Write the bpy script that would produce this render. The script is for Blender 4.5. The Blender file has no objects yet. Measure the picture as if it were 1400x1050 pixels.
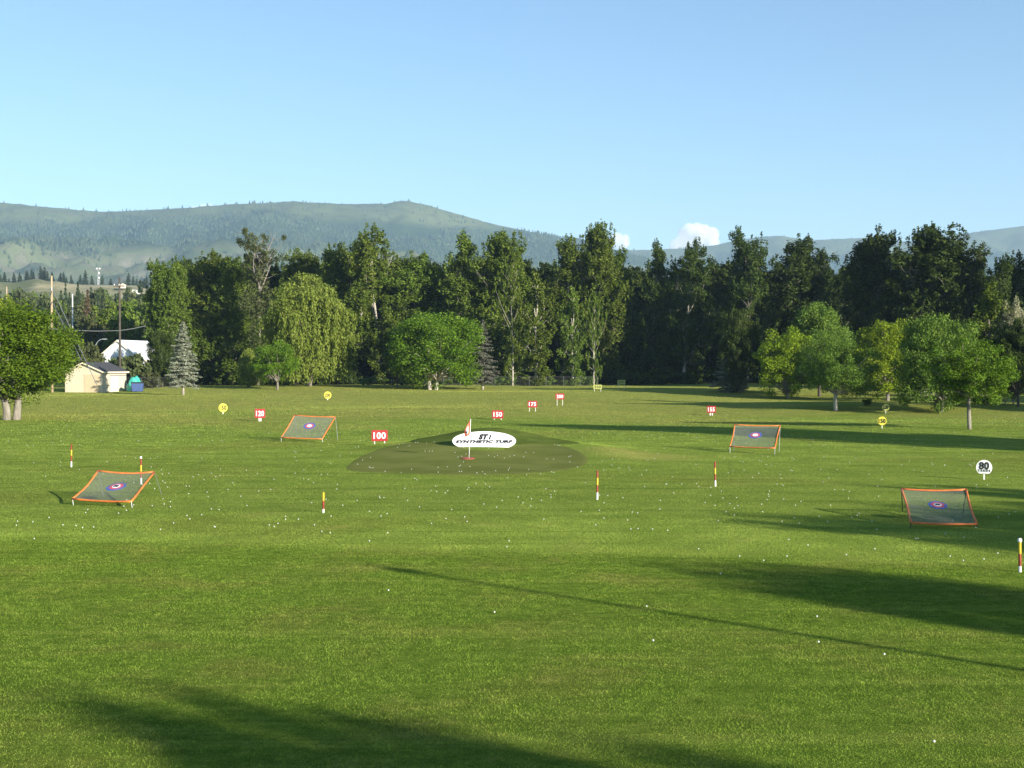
import bpy, bmesh, math, random
import numpy as np
from mathutils import Vector, noise as mnoise

PI = math.pi
R = math.radians
rng = np.random.default_rng(11)
random.seed(5)
sc = bpy.context.scene
COL = sc.collection

# ------------------------------------------------------------------ camera model
F, CX, CY, HOR, EYE = 1900.0, 700.0, 525.0, 500.0, 5.1
PITCH = math.atan((HOR - CY) / F)

def smooth(a, b, t):
    t = np.clip((t - a) / (b - a), 0, 1)
    return t * t * (3 - 2 * t)

def ground(x, y):
    """height of the lawn at a point (works on arrays)"""
    x = np.asarray(x, float); y = np.asarray(y, float)
    z = 1.3 * smooth(150, 260, y)
    far = smooth(95, 130, y) * (1 - smooth(400, 700, y))
    z = z + far * (0.22 * np.sin(x * .09 + 1 + .03 * y) * np.sin(y * .07 + .4) + .12 * np.sin(x * .045 - y * .11))
    # bank running across the right half of the range
    z = z + 1.0 * np.exp(-((y - 158 + .35 * (x - 40)) / 9) ** 2 - ((x - 42) / 26) ** 2)
    # raised target green with a hump at its back
    z = z + .62 * np.exp(-((x + 2.4) / 7.6) ** 2 - ((y - 83) / 7.5) ** 2)
    z = z + .70 * np.exp(-((x + 1.1) / 3.4) ** 2 - ((y - 85.5) / 2.6) ** 2)
    z = z + .35 * np.exp(-((x - 5.0) / 2.0) ** 2 - ((y - 78) / 5) ** 2)
    return z

def ray(px, py):
    v = Vector(((px - CX) / F, 1.0, (CY - py) / F))
    c, s = math.cos(PITCH), math.sin(PITCH)
    return Vector((v.x, v.y * c - v.z * s, v.y * s + v.z * c))

def G(px, py):
    """point of the lawn seen at a pixel of the 1400 x 1050 photograph"""
    d = ray(px, py)
    t = 8.0
    for _ in range(4000):
        st = max(.05, t * .004)
        p = d * t
        if EYE + p.z <= float(ground(p.x, p.y)):
            break
        t += st
    lo, hi = t - st, t
    for _ in range(20):
        m = .5 * (lo + hi); p = d * m
        if EYE + p.z <= float(ground(p.x, p.y)): hi = m
        else: lo = m
    p = d * hi
    return Vector((p.x, p.y, float(ground(p.x, p.y))))

def AT(px, py, dist):
    """point at a given depth along y"""
    d = ray(px, py)
    p = d * (dist / d.y)
    return Vector((p.x, p.y, EYE + p.z))

# ------------------------------------------------------------------ object helpers
def tag(o, label=None, cat=None, group=None, kind=None):
    if label: o['label'] = label
    if cat: o['category'] = cat
    if group: o['group'] = group
    if kind: o['kind'] = kind
    return o

def empty(name, loc=(0, 0, 0), rz=0, label=None, cat=None, group=None, scale=None):
    o = bpy.data.objects.new(name, None)
    COL.objects.link(o)
    o.location = loc
    o.rotation_euler = (0, 0, rz)
    if scale: o.scale = scale
    o.empty_display_size = .2
    return tag(o, label, cat, group)

def link(name, me, mat=None, parent=None, smooth_=False):
    o = bpy.data.objects.new(name, me)
    COL.objects.link(o)
    if mat is not None and not me.materials:
        for m in (mat if isinstance(mat, (list, tuple)) else [mat]):
            me.materials.append(m)
    if smooth_:
        me.polygons.foreach_set('use_smooth', np.ones(len(me.polygons), bool))
    if parent is not None: o.parent = parent
    return o

def mesh_np(name, V, F_, n=4):
    """mesh from a vertex array and a face array with n corners each"""
    me = bpy.data.meshes.new(name)
    V = np.asarray(V, np.float32); F_ = np.asarray(F_, np.int32)
    me.vertices.add(len(V)); me.vertices.foreach_set('co', V.ravel())
    me.loops.add(F_.size); me.loops.foreach_set('vertex_index', F_.ravel())
    me.polygons.add(len(F_))
    me.polygons.foreach_set('loop_start', np.arange(0, F_.size, n, dtype=np.int32))
    me.polygons.foreach_set('loop_total', np.full(len(F_), n, np.int32))
    me.update(calc_edges=True)
    return me

class MB:
    """collects solid pieces into one mesh"""
    def __init__(s): s.v, s.f, s.m, s.mi = [], [], [], 0
    def add(s, vs, fs):
        b = len(s.v)
        s.v += [tuple(v) for v in vs]
        for f in fs:
            s.f.append([b + i for i in f]); s.m.append(s.mi)
    def box(s, lo, hi):
        x0, y0, z0 = lo; x1, y1, z1 = hi
        s.add([(x0, y0, z0), (x1, y0, z0), (x1, y1, z0), (x0, y1, z0), (x0, y0, z1), (x1, y0, z1), (x1, y1, z1), (x0, y1, z1)],
              [(0, 3, 2, 1), (4, 5, 6, 7), (0, 1, 5, 4), (1, 2, 6, 5), (2, 3, 7, 6), (3, 0, 4, 7)])
    def tube(s, pts, radii, n=8, cap=True):
        pts = [Vector(p) for p in pts]
        if not hasattr(radii, '__len__'): radii = [radii] * len(pts)
        vs, fs = [], []
        for i, p in enumerate(pts):
            t = (pts[min(i + 1, len(pts) - 1)] - pts[max(i - 1, 0)]).normalized()
            a = Vector((1, 0, 0)) if abs(t.x) < .8 else Vector((0, 1, 0))
            u = t.cross(a).normalized(); w = t.cross(u)
            for k in range(n):
                g = 2 * PI * k / n
                vs.append(p + (u * math.cos(g) + w * math.sin(g)) * radii[i])
        for i in range(len(pts) - 1):
            for k in range(n):
                fs.append((i * n + k, i * n + (k + 1) % n, (i + 1) * n + (k + 1) % n, (i + 1) * n + k))
        if cap:
            fs.append(tuple(range(n))[::-1]); fs.append(tuple((len(pts) - 1) * n + k for k in range(n)))
        s.add(vs, fs)
    def disc(s, c, r, th, n=36, flat=None):
        """upright disc facing -y; flat cuts its foot off at that height below the middle"""
        vs = []
        for yy in (-th / 2, th / 2):
            for k in range(n):
                g = 2 * PI * k / n
                zz = r * math.sin(g)
                if flat is not None: zz = max(zz, -flat)
                vs.append((c[0] + r * math.cos(g), c[1] + yy, c[2] + zz))
        fs = [tuple(range(n)), tuple(range(2 * n - 1, n - 1, -1))]
        fs += [(k, k + n, (k + 1) % n + n, (k + 1) % n) for k in range(n)]
        s.add(vs, fs)
    def build(s, name, mat, parent=None, smooth_=False):
        me = bpy.data.meshes.new(name)
        me.from_pydata(s.v, [], s.f)
        me.update()
        o = link(name, me, mat, parent, smooth_)
        me.polygons.foreach_set('material_index', np.array(s.m, np.int32))
        return o

def text_mesh(txt, width, height, bold=.03, shear=0, space=1.0):
    cu = bpy.data.curves.new('lettering', 'FONT')
    cu.body = txt; cu.size = 1; cu.offset = bold; cu.extrude = .012; cu.shear = shear
    cu.space_character = space; cu.resolution_u = 4
    o = bpy.data.objects.new('lettering', cu); COL.objects.link(o)
    dg = bpy.context.evaluated_depsgraph_get(); dg.update()
    me = bpy.data.meshes.new_from_object(o.evaluated_get(dg))
    bpy.data.objects.remove(o); bpy.data.curves.remove(cu)
    n = len(me.vertices); co = np.empty(n * 3, np.float32); me.vertices.foreach_get('co', co); co = co.reshape(-1, 3)
    lo, hi = co.min(0), co.max(0)
    out = np.empty_like(co)
    out[:, 0] = ((co[:, 0] - lo[0]) / (hi[0] - lo[0]) - .5) * width
    out[:, 2] = ((co[:, 1] - lo[1]) / (hi[1] - lo[1]) - .5) * height
    out[:, 1] = -co[:, 2]
    me.vertices.foreach_set('co', out.ravel()); me.update()
    return me

# ------------------------------------------------------------------ materials
def mat_new(name):
    m = bpy.data.materials.new(name); m.use_nodes = True
    nt = m.node_tree
    for n in list(nt.nodes): nt.nodes.remove(n)
    return m, nt, nt.nodes.new('ShaderNodeOutputMaterial')

def N(nt, typ, **kw):
    n = nt.nodes.new(typ)
    for k, v in kw.items():
        if k.startswith('i_'): n.inputs[k[2:].replace('_', ' ')].default_value = v
        else: setattr(n, k, v)
    return n

def ramp(nt, fac, stops):
    r = nt.nodes.new('ShaderNodeValToRGB')
    e = r.color_ramp.elements
    while len(e) < len(stops): e.new(.5)
    for k, (p, c) in enumerate(stops):
        e[k].position = p; e[k].color = (*c, 1) if len(c) == 3 else c
    nt.links.new(fac, r.inputs[0])
    return r.outputs[0]

def mixc(nt, fac, a, b, mode='MIX'):
    m = nt.nodes.new('ShaderNodeMix'); m.data_type = 'RGBA'; m.blend_type = mode
    for sock, v in ((0, fac), (6, a), (7, b)):
        if hasattr(v, 'links'): nt.links.new(v, m.inputs[sock])
        else: m.inputs[sock].default_value = v if sock == 0 else (*v, 1)
    return m.outputs[2]

def noise_tex(nt, vec, scale, detail=4, rough=.55, dist=0):
    n = N(nt, 'ShaderNodeTexNoise'); n.inputs['Scale'].default_value = scale
    n.inputs['Detail'].default_value = detail; n.inputs['Roughness'].default_value = rough; n.inputs['Distortion'].default_value = dist
    if vec is not None: nt.links.new(vec, n.inputs['Vector'])
    return n.outputs[0]

def maprange(nt, v, a, b, c=0, d=1, kind='SMOOTHSTEP'):
    m = N(nt, 'ShaderNodeMapRange', interpolation_type=kind)
    nt.links.new(v, m.inputs[0])
    for k, x in enumerate((a, b, c, d)): m.inputs[k + 1].default_value = x
    return m.outputs[0]

def math_n(nt, op, a, b=None):
    m = N(nt, 'ShaderNodeMath', operation=op)
    for k, v in enumerate((a, b)):
        if v is None: continue
        if hasattr(v, 'links'): nt.links.new(v, m.inputs[k])
        else: m.inputs[k].default_value = v
    return m.outputs[0]

def plain(name, col, rough=.5, metal=0, var=.12, scale=6, spec=.5):
    """painted / metal / wood surface with a little wear in it"""
    m, nt, out = mat_new(name)
    p = N(nt, 'ShaderNodeBsdfPrincipled')
    tc = N(nt, 'ShaderNodeTexCoord')
    n = noise_tex(nt, tc.outputs['Object'], scale, 5, .6)
    c = mixc(nt, maprange(nt, n, .35, .7), tuple(x * (1 - var) for x in col), tuple(min(1, x * (1 + var * .6)) for x in col))
    nt.links.new(c, p.inputs['Base Color'])
    nt.links.new(maprange(nt, n, .3, .7, max(.05, rough - .1), min(1, rough + .1)), p.inputs['Roughness'])
    p.inputs['Metallic'].default_value = metal
    p.inputs['Specular IOR Level'].default_value = spec
    nt.links.new(p.outputs[0], out.inputs[0])
    return m

def lawn_colour(nt):
    """grass colour of the range as a function of place: mown turf, rougher apron by the tee, dry patches, mower passes"""
    geo = N(nt, 'ShaderNodeNewGeometry')
    pos = geo.outputs['Position']
    flat = N(nt, 'ShaderNodeMapping'); nt.links.new(pos, flat.inputs[0]); flat.inputs['Scale'].default_value = (1, 1, 0)
    v = flat.outputs[0]
    sep = N(nt, 'ShaderNodeSeparateXYZ'); nt.links.new(pos, sep.inputs[0])
    x, y = sep.outputs[0], sep.outputs[1]
    n1 = noise_tex(nt, v, .045, 4, .6, .4)
    n2 = noise_tex(nt, v, .35, 5, .62, .3)
    n3 = noise_tex(nt, v, 2.6, 4, .65)
    st = N(nt, 'ShaderNodeMapping'); nt.links.new(pos, st.inputs[0]); st.inputs['Scale'].default_value = (.05, .55, 0); st.inputs['Rotation'].default_value = (0, 0, .12)
    n4 = noise_tex(nt, st.outputs[0], 1, 3, .6)
    green = ramp(nt, n2, [(.25, (.175, .248, .040)), (.5, (.238, .312, .054)), (.75, (.308, .366, .074))])
    green = mixc(nt, maprange(nt, n4, .3, .7), mixc(nt, .35, green, (.100, .160, .022)), green)
    olive = ramp(nt, n3, [(.3, (.130, .150, .028)), (.55, (.195, .210, .042)), (.75, (.280, .265, .070))])
    rough_b = math_n(nt, 'ADD', math_n(nt, 'ADD', y, math_n(nt, 'MULTIPLY', x, .19)), math_n(nt, 'MULTIPLY', math_n(nt, 'SUBTRACT', n2, .5), .9))
    inrough = maprange(nt, rough_b, 36.8, 39.2, 1, 0)
    mown = mixc(nt, maprange(nt, n1, .48, .72, 0, .75), green, olive)
    rough = mixc(nt, maprange(nt, n2, .42, .70, .05, .65), ramp(nt, n3, [(.28, (.086, .150, .017)), (.55, (.146, .222, .028)), (.72, (.208, .282, .042))]), olive)
    c = mixc(nt, inrough, mown, rough)
    n5 = noise_tex(nt, v, 7.5, 3, .75); n6 = noise_tex(nt, v, 1.1, 5, .7, .6)
    s2 = N(nt, 'ShaderNodeMapping'); nt.links.new(pos, s2.inputs[0]); s2.inputs['Scale'].default_value = (.035, 1.3, 0); s2.inputs['Rotation'].default_value = (0, 0, .10)
    n7 = noise_tex(nt, s2.outputs[0], 1, 4, .65, .3)
    c = mixc(nt, maprange(nt, n7, .54, .66, 0, .34), c, (.26, .31, .055))
    c = mixc(nt, maprange(nt, n7, .44, .34, 0, .30), c, (.075, .12, .016))
    c = mixc(nt, math_n(nt, 'MULTIPLY', maprange(nt, n5, .56, .70), maprange(nt, n6, .46, .60, .1, .8)), c, (.34, .36, .05))
    c = mixc(nt, math_n(nt, 'MULTIPLY', maprange(nt, n5, .44, .32), maprange(nt, n6, .60, .42, .15, .75)), c, (.045, .085, .010))
    # dry, straw-coloured turf far out
    dry = ramp(nt, n3, [(.3, (.26, .27, .055)), (.7, (.37, .34, .10))])
    ny = math_n(nt, 'ADD', y, math_n(nt, 'MULTIPLY', math_n(nt, 'SUBTRACT', n1, .5), 190))
    df = math_n(nt, 'MULTIPLY', maprange(nt, ny, 100, 160), maprange(nt, n4, .28, .62, .35, 1))
    c = mixc(nt, math_n(nt, 'MULTIPLY', df, .75), c, dry)
    # straw patches near
    pf = math_n(nt, 'MULTIPLY', maprange(nt, n2, .58, .74), maprange(nt, n1, .46, .62, 0, .8))
    c = mixc(nt, pf, c, (.30, .28, .075))
    dv = N(nt, 'ShaderNodeVectorMath', operation='DISTANCE'); nt.links.new(v, dv.inputs[0]); dv.inputs[1].default_value = (7.0, 77.0, 0)
    c = mixc(nt, math_n(nt, 'MULTIPLY', maprange(nt, math_n(nt, 'ADD', dv.outputs['Value'], math_n(nt, 'MULTIPLY', n2, 4)), 3.2, 6.5, .7, 0), maprange(nt, n3, .3, .6, .4, 1)), c, (.34, .31, .09))
    # pale edge where the mower turned
    ed = math_n(nt, 'MULTIPLY', maprange(nt, rough_b, 37.7, 38.5), maprange(nt, rough_b, 38.6, 39.6, 1, 0))
    c = mixc(nt, math_n(nt, 'MULTIPLY', ed, .22), c, (.25, .32, .05))
    return c, v, n2

def mat_lawn():
    m, nt, out = mat_new('lawn_turf')
    c, v, n2 = lawn_colour(nt)
    fine = noise_tex(nt, v, 22, 3, .7)
    c = mixc(nt, maprange(nt, fine, .3, .7, .35, 0), c, (.02, .035, .006))
    d = N(nt, 'ShaderNodeBsdfDiffuse'); nt.links.new(c, d.inputs[0])
    b = N(nt, 'ShaderNodeBump'); b.inputs['Strength'].default_value = 1; b.inputs['Distance'].default_value = .06
    nt.links.new(fine, b.inputs['Height']); nt.links.new(b.outputs[0], d.inputs['Normal'])
    nt.links.new(d.outputs[0], out.inputs[0])
    return m

def mat_blades():
    m, nt, out = mat_new('grass_blades')
    c, v, n2 = lawn_colour(nt)
    f = noise_tex(nt, v, 9, 2, .7)
    hs = N(nt, 'ShaderNodeHueSaturation'); nt.links.new(c, hs.inputs['Color'])
    nt.links.new(maprange(nt, f, .3, .7, 1.22, 1.85), hs.inputs['Value'])
    d = N(nt, 'ShaderNodeBsdfDiffuse'); t = N(nt, 'ShaderNodeBsdfTranslucent')
    nt.links.new(hs.outputs[0], d.inputs[0]); nt.links.new(hs.outputs[0], t.inputs[0])
    mx = N(nt, 'ShaderNodeMixShader'); mx.inputs[0].default_value = .3
    nt.links.new(d.outputs[0], mx.inputs[1]); nt.links.new(t.outputs[0], mx.inputs[2])
    nt.links.new(mx.outputs[0], out.inputs[0])
    return m

def mat_leaf(name, dark, mid, light, trans=.3, clump=.35, spec=.08):
    m, nt, out = mat_new(name)
    geo = N(nt, 'ShaderNodeNewGeometry'); tc = N(nt, 'ShaderNodeTexCoord'); oi = N(nt, 'ShaderNodeObjectInfo')
    n = noise_tex(nt, tc.outputs['Object'], clump, 3, .6)
    a = math_n(nt, 'ADD', math_n(nt, 'MULTIPLY', geo.outputs['Random Per Island'], .45), math_n(nt, 'MULTIPLY', n, .55))
    c = ramp(nt, a, [(.2, dark), (.5, mid), (.82, light)])
    hs = N(nt, 'ShaderNodeHueSaturation'); nt.links.new(c, hs.inputs['Color'])
    nt.links.new(maprange(nt, oi.outputs['Random'], 0, 1, .488, .508, 'LINEAR'), hs.inputs['Hue'])
    nt.links.new(maprange(nt, oi.outputs['Random'], 0, 1, .85, 1.15, 'LINEAR'), hs.inputs['Value'])
    p = N(nt, 'ShaderNodeBsdfPrincipled'); nt.links.new(hs.outputs[0], p.inputs['Base Color'])
    p.inputs['Roughness'].default_value = .55; p.inputs['Specular IOR Level'].default_value = spec
    t = N(nt, 'ShaderNodeBsdfTranslucent'); nt.links.new(hs.outputs[0], t.inputs[0])
    mx = N(nt, 'ShaderNodeMixShader'); mx.inputs[0].default_value = trans
    nt.links.new(p.outputs[0], mx.inputs[1]); nt.links.new(t.outputs[0], mx.inputs[2])
    nt.links.new(mx.outputs[0], out.inputs[0])
    return m

def mat_bark(name, a, b):
    m, nt, out = mat_new(name)
    tc = N(nt, 'ShaderNodeTexCoord'); mp = N(nt, 'ShaderNodeMapping'); nt.links.new(tc.outputs['Object'], mp.inputs[0])
    mp.inputs['Scale'].default_value = (5, 5, .8)
    n = noise_tex(nt, mp.outputs[0], 1.2, 6, .65)
    p = N(nt, 'ShaderNodeBsdfPrincipled'); p.inputs['Roughness'].default_value = .9
    nt.links.new(ramp(nt, n, [(.3, a), (.7, b)]), p.inputs['Base Color'])
    bp = N(nt, 'ShaderNodeBump'); bp.inputs['Distance'].default_value = .05; nt.links.new(n, bp.inputs['Height'])
    nt.links.new(bp.outputs[0], p.inputs['Normal']); nt.links.new(p.outputs[0], out.inputs[0])
    return m

def mat_net():
    m, nt, out = mat_new('netting')
    tc = N(nt, 'ShaderNodeTexCoord')
    n = noise_tex(nt, tc.outputs['Object'], 1.5, 3)
    d = N(nt, 'ShaderNodeBsdfDiffuse'); d.inputs[0].default_value = (.24, .25, .22, 1)
    t = N(nt, 'ShaderNodeBsdfTransparent'); mx = N(nt, 'ShaderNodeMixShader')
    nt.links.new(maprange(nt, n, .3, .7, .31, .41), mx.inputs[0])
    nt.links.new(t.outputs[0], mx.inputs[1]); nt.links.new(d.outputs[0], mx.inputs[2]); nt.links.new(mx.outputs[0], out.inputs[0])
    return m

def mat_chainlink():
    m, nt, out = mat_new('chain_link_wire')
    d = N(nt, 'ShaderNodeBsdfDiffuse'); d.inputs[0].default_value = (.3, .31, .3, 1)
    t = N(nt, 'ShaderNodeBsdfTransparent'); mx = N(nt, 'ShaderNodeMixShader'); mx.inputs[0].default_value = .03
    nt.links.new(t.outputs[0], mx.inputs[1]); nt.links.new(d.outputs[0], mx.inputs[2]); nt.links.new(mx.outputs[0], out.inputs[0])
    return m

def mat_mountain():
    m, nt, out = mat_new('mountain_slopes')
    geo = N(nt, 'ShaderNodeNewGeometry'); pos = geo.outputs['Position']
    sep = N(nt, 'ShaderNodeSeparateXYZ'); nt.links.new(pos, sep.inputs[0])
    n1 = noise_tex(nt, pos, .0016, 6, .6, .5); n2 = noise_tex(nt, pos, .008, 5, .65); n3 = noise_tex(nt, pos, .035, 3, .7)
    z = math_n(nt, 'ADD', sep.outputs[2], math_n(nt, 'MULTIPLY', math_n(nt, 'SUBTRACT', n1, .5), 150))
    grassy = ramp(nt, n2, [(.3, (.066, .094, .034)), (.5, (.115, .134, .056)), (.66, (.175, .172, .088)), (.8, (.27, .245, .16))])
    forest = ramp(nt, n3, [(.3, (.016, .034, .016)), (.7, (.048, .074, .030))])
    low = ramp(nt, n2, [(.3, (.072, .104, .042)), (.50, (.125, .142, .066)), (.60, (.24, .21, .14)), (.72, (.42, .37, .29))])
    c = mixc(nt, maprange(nt, z, 365, 425), low, forest)
    c = mixc(nt, maprange(nt, z, 575, 655), c, grassy)
    c = mixc(nt, math_n(nt, 'MULTIPLY', maprange(nt, n2, .50, .56), .5), c, forest)
    d = N(nt, 'ShaderNodeBsdfDiffuse'); nt.links.new(c, d.inputs[0])
    nt.links.new(d.outputs[0], out.inputs[0])
    return m

def mat_two(name, a, b, scale, lo=.4, hi=.6, rough=.9, spec=.2):
    m, nt, out = mat_new(name)
    tc = N(nt, 'ShaderNodeTexCoord')
    n = noise_tex(nt, tc.outputs['Object'], scale, 6, .62)
    p = N(nt, 'ShaderNodeBsdfPrincipled'); p.inputs['Roughness'].default_value = rough; p.inputs['Specular IOR Level'].default_value = spec
    nt.links.new(mixc(nt, maprange(nt, n, lo, hi), a, b), p.inputs['Base Color'])
    nt.links.new(p.outputs[0], out.inputs[0])
    return m

M = dict(
    lawn=mat_lawn(), blades=mat_blades(),
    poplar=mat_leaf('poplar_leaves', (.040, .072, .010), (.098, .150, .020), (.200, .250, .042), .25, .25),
    poplar_shade=mat_leaf('shade_tinted_poplar_leaves', (.022, .040, .008), (.044, .068, .012), (.085, .110, .024), .2, .25),  # darker copy of the poplar greens, shade of the wood put into the colour
    maple=mat_leaf('bright_maple_leaves', (.040, .088, .006), (.094, .166, .011), (.186, .260, .024), .28, .6),
    apple=mat_leaf('grey_green_leaves', (.046, .098, .011), (.105, .180, .023), (.200, .270, .048), .25, .6),
    lime=mat_leaf('yellow_green_leaves', (.095, .165, .008), (.190, .265, .014), (.320, .380, .030), .38, .6),
    willow=mat_leaf('willow_leaves', (.105, .165, .020), (.185, .250, .038), (.290, .340, .075), .3, .4),
    spruce=mat_leaf('blue_spruce_needles', (.105, .122, .078), (.215, .232, .160), (.345, .352, .262), .08, .9),
    spruce_grey=mat_leaf('grey_spruce_needles', (.07, .075, .055), (.115, .118, .088), (.170, .165, .125), .08, .9),
    conifer=mat_leaf('dark_conifer_needles', (.022, .042, .018), (.042, .066, .028), (.075, .098, .045), .08, .3),
    olive=mat_leaf('dusty_olive_leaves', (.050, .068, .022), (.085, .105, .036), (.130, .145, .060), .25, .3),
    rusty=mat_leaf('rusty_brown_needles', (.075, .058, .030), (.125, .090, .048), (.165, .130, .070), .1, .3),
    blossom=mat_leaf('cream_blossom', (.20, .23, .10), (.38, .38, .22), (.55, .52, .38), .25, .6),
    bark=mat_bark('grey_bark', (.10, .085, .065), (.30, .27, .22)),
    birch=mat_bark('pale_bark', (.24, .21, .17), (.52, .48, .40)),
    darkbark=mat_bark('dark_bark', (.035, .028, .022), (.11, .09, .07)),
    deadwood=mat_bark('bare_dead_wood', (.25, .22, .18), (.48, .44, .38)),
    polewood=mat_bark('pole_wood', (.30, .22, .13), (.50, .38, .24)),
    poledark=mat_bark('creosote_pole_wood', (.030, .022, .018), (.16, .095, .06)),
    red=plain('sign_red', (.36, .018, .018), .5, var=.2), white=plain('sign_white', (.80, .80, .78), .45),
    yellow=plain('sign_yellow', (.66, .58, .06), .5), dimyellow=plain('dull_sign_yellow', (.40, .42, .10), .6),  # second yellow is duller and greener, for the far boards and one disc
    black=plain('sign_black', (.012, .012, .014), .5), grey=plain('letter_grey', (.45, .45, .45), .5),
    post=plain('white_post', (.72, .72, .68), .5), steel=plain('galvanised_tube', (.42, .44, .43), .4, .5),
    darksteel=plain('dark_tube', (.05, .055, .05), .5, .3),
    orange=plain('orange_foam', (.68, .18, .035), .6, var=.18, scale=4), net=mat_net(),
    blue=plain('bullseye_blue', (.07, .11, .36), .7), pink=plain('bullseye_red', (.55, .09, .11), .7),
    sred=plain('stake_red', (.27, .035, .012), .5, var=.3), syel=plain('stake_yellow', (.62, .42, .02), .5, var=.25),
    ball=plain('golf_ball_white', (.62, .62, .59), .45), flagred=plain('flag_red', (.75, .14, .08), .7),
    ringred=plain('cup_ring_red', (.36, .07, .04), .7),
    flagwhite=plain('flag_white', (.78, .78, .78), .7),
    plaque=plain('plaque_white', (.84, .84, .82), .4, var=.05, scale=1.2),
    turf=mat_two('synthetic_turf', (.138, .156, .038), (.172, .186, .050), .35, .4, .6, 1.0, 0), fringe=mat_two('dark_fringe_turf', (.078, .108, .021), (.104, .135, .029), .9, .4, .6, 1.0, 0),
    cream=plain('cream_stucco', (.58, .50, .36), .85, var=.06, scale=1.5), door=plain('tan_door', (.54, .43, .27), .7, var=.05),
    trim=plain('pale_trim', (.74, .66, .48), .6), roof=plain('dark_shingles', (.055, .056, .062), .9, var=.3, scale=3),
    barnwhite=plain('white_metal_sheet', (.80, .82, .84), .45, var=.05, scale=.6), glass=plain('dark_glass', (.02, .025, .03), .1),
    teal=plain('teal_tarp', (.04, .36, .29), .7), binblue=plain('blue_bin_paint', (.025, .065, .20), .55),
    wire=plain('wire_cable', (.25, .25, .25), .5, .3), chain=mat_chainlink(),
    sand=mat_two('sandy_bluff', (.12, .135, .055), (.36, .31, .18), .014, .42, .62),
    tile=plain('grey_roof', (.24, .22, .21), .8), tanwall=plain('tan_house_wall', (.55, .48, .38), .8),
    mountain=mat_mountain(),
)

# ------------------------------------------------------------------ lawn
def axis(knots):
    out = []
    for (a, b, st) in knots:
        out += list(np.arange(a, b, st))
    out.append(knots[-1][1])
    return np.array(out)

xs = axis([(-10000, -2000, 1000), (-2000, -300, 170), (-300, -60, 8), (-60, -14, 1), (-14, 12, .4), (12, 60, 1), (60, 300, 8), (300, 2000, 170), (2000, 10000, 1000)])
ys = axis([(-1500, -100, 200), (-100, 10, 10), (10, 62, 1), (62, 98, .4), (98, 300, 1.5), (300, 700, 20), (700, 2000, 130), (2000, 10000, 1000)])
X, Y = np.meshgrid(xs, ys)
V = np.stack([X, Y, ground(X, Y)], -1).reshape(-1, 3)
nx, ny = len(xs), len(ys)
I = (np.arange(ny - 1)[:, None] * nx + np.arange(nx - 1)[None]).ravel()
lawn = link('ground', mesh_np('ground', V, np.stack([I, I + 1, I + 1 + nx, I + nx], -1)), M['lawn'], None, True)
tag(lawn, kind='structure')

# synthetic target green laid over the raised ground
outline_px = [(477, 641), (487, 630), (508, 619), (536, 610), (568, 605), (600, 604), (622, 610), (640, 615), (664, 616.5), (690, 615.5), (708, 611), (722, 606), (745, 606.5), (770, 611), (789, 618),
              (799, 626), (800, 632), (790, 638), (768, 642.5), (735, 646), (690, 648), (640, 648.5), (590, 648), (540, 646.5), (500, 645)]
oc = np.array([list(G(*p))[:2] for p in outline_px])
def dense(P, k=6):
    n = len(P); out = []
    for i in range(n):
        p0, p1, p2, p3 = P[i - 1], P[i], P[(i + 1) % n], P[(i + 2) % n]
        for j in range(k):
            t = j / k
            out.append(.5 * (2 * p1 + (p2 - p0) * t + (2 * p0 - 5 * p1 + 4 * p2 - p3) * t * t + (3 * p1 - p0 - 3 * p2 + p3) * t ** 3))
    return np.array(out)
oc = dense(oc)
cen = np.array([-2.4, 73.0])
rings = np.linspace(0, 1, 40)[1:]
V = [[cen[0], cen[1], 0]]
for r in rings:
    for p in oc: V.append([*(cen + (p - cen) * r), 0])
V = np.array(V)
V[:, 2] = ground(V[:, 0], V[:, 1]) + .022
k = len(oc)
oo = cen + (oc - cen) * (1 + .35 / np.linalg.norm(oc - cen, axis=1))[:, None]
V = np.vstack([V, np.c_[oo, ground(oo[:, 0], oo[:, 1]) - .03]])
tri = [(0, 1 + j, 1 + (j + 1) % k) for j in range(k)]
quads = []
for i in range(len(rings)):
    for j in range(k):
        a, b = 1 + i * k + j, 1 + i * k + (j + 1) % k
        quads.append((a, a + k, b + k, b))
me = bpy.data.meshes.new('putting_green'); me.from_pydata(V.tolist(), [], tri + quads); me.update()
tag(link('putting_green', me, M['turf'], None, True), kind='structure')
# darker fringe turf over the hump behind it
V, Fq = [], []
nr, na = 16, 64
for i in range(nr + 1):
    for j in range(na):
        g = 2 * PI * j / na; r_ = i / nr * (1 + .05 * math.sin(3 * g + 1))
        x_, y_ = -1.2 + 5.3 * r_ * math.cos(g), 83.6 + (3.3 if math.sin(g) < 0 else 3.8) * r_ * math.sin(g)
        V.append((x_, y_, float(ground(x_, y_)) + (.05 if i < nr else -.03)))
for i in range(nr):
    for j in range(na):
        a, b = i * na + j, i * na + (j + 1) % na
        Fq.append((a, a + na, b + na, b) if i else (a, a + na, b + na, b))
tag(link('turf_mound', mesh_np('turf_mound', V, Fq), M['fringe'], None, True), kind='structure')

def inside(P, x, y):
    r = np.zeros(len(x), bool)
    x0, y0 = P[:, 0], P[:, 1]; x1, y1 = np.roll(x0, -1), np.roll(y0, -1)
    for a, b, c, d in zip(x0, y0, x1, y1):
        if b == d: continue
        r ^= ((b > y) != (d > y)) & (x < (c - a) * (y - b) / (d - b) + a)
    return r

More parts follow.
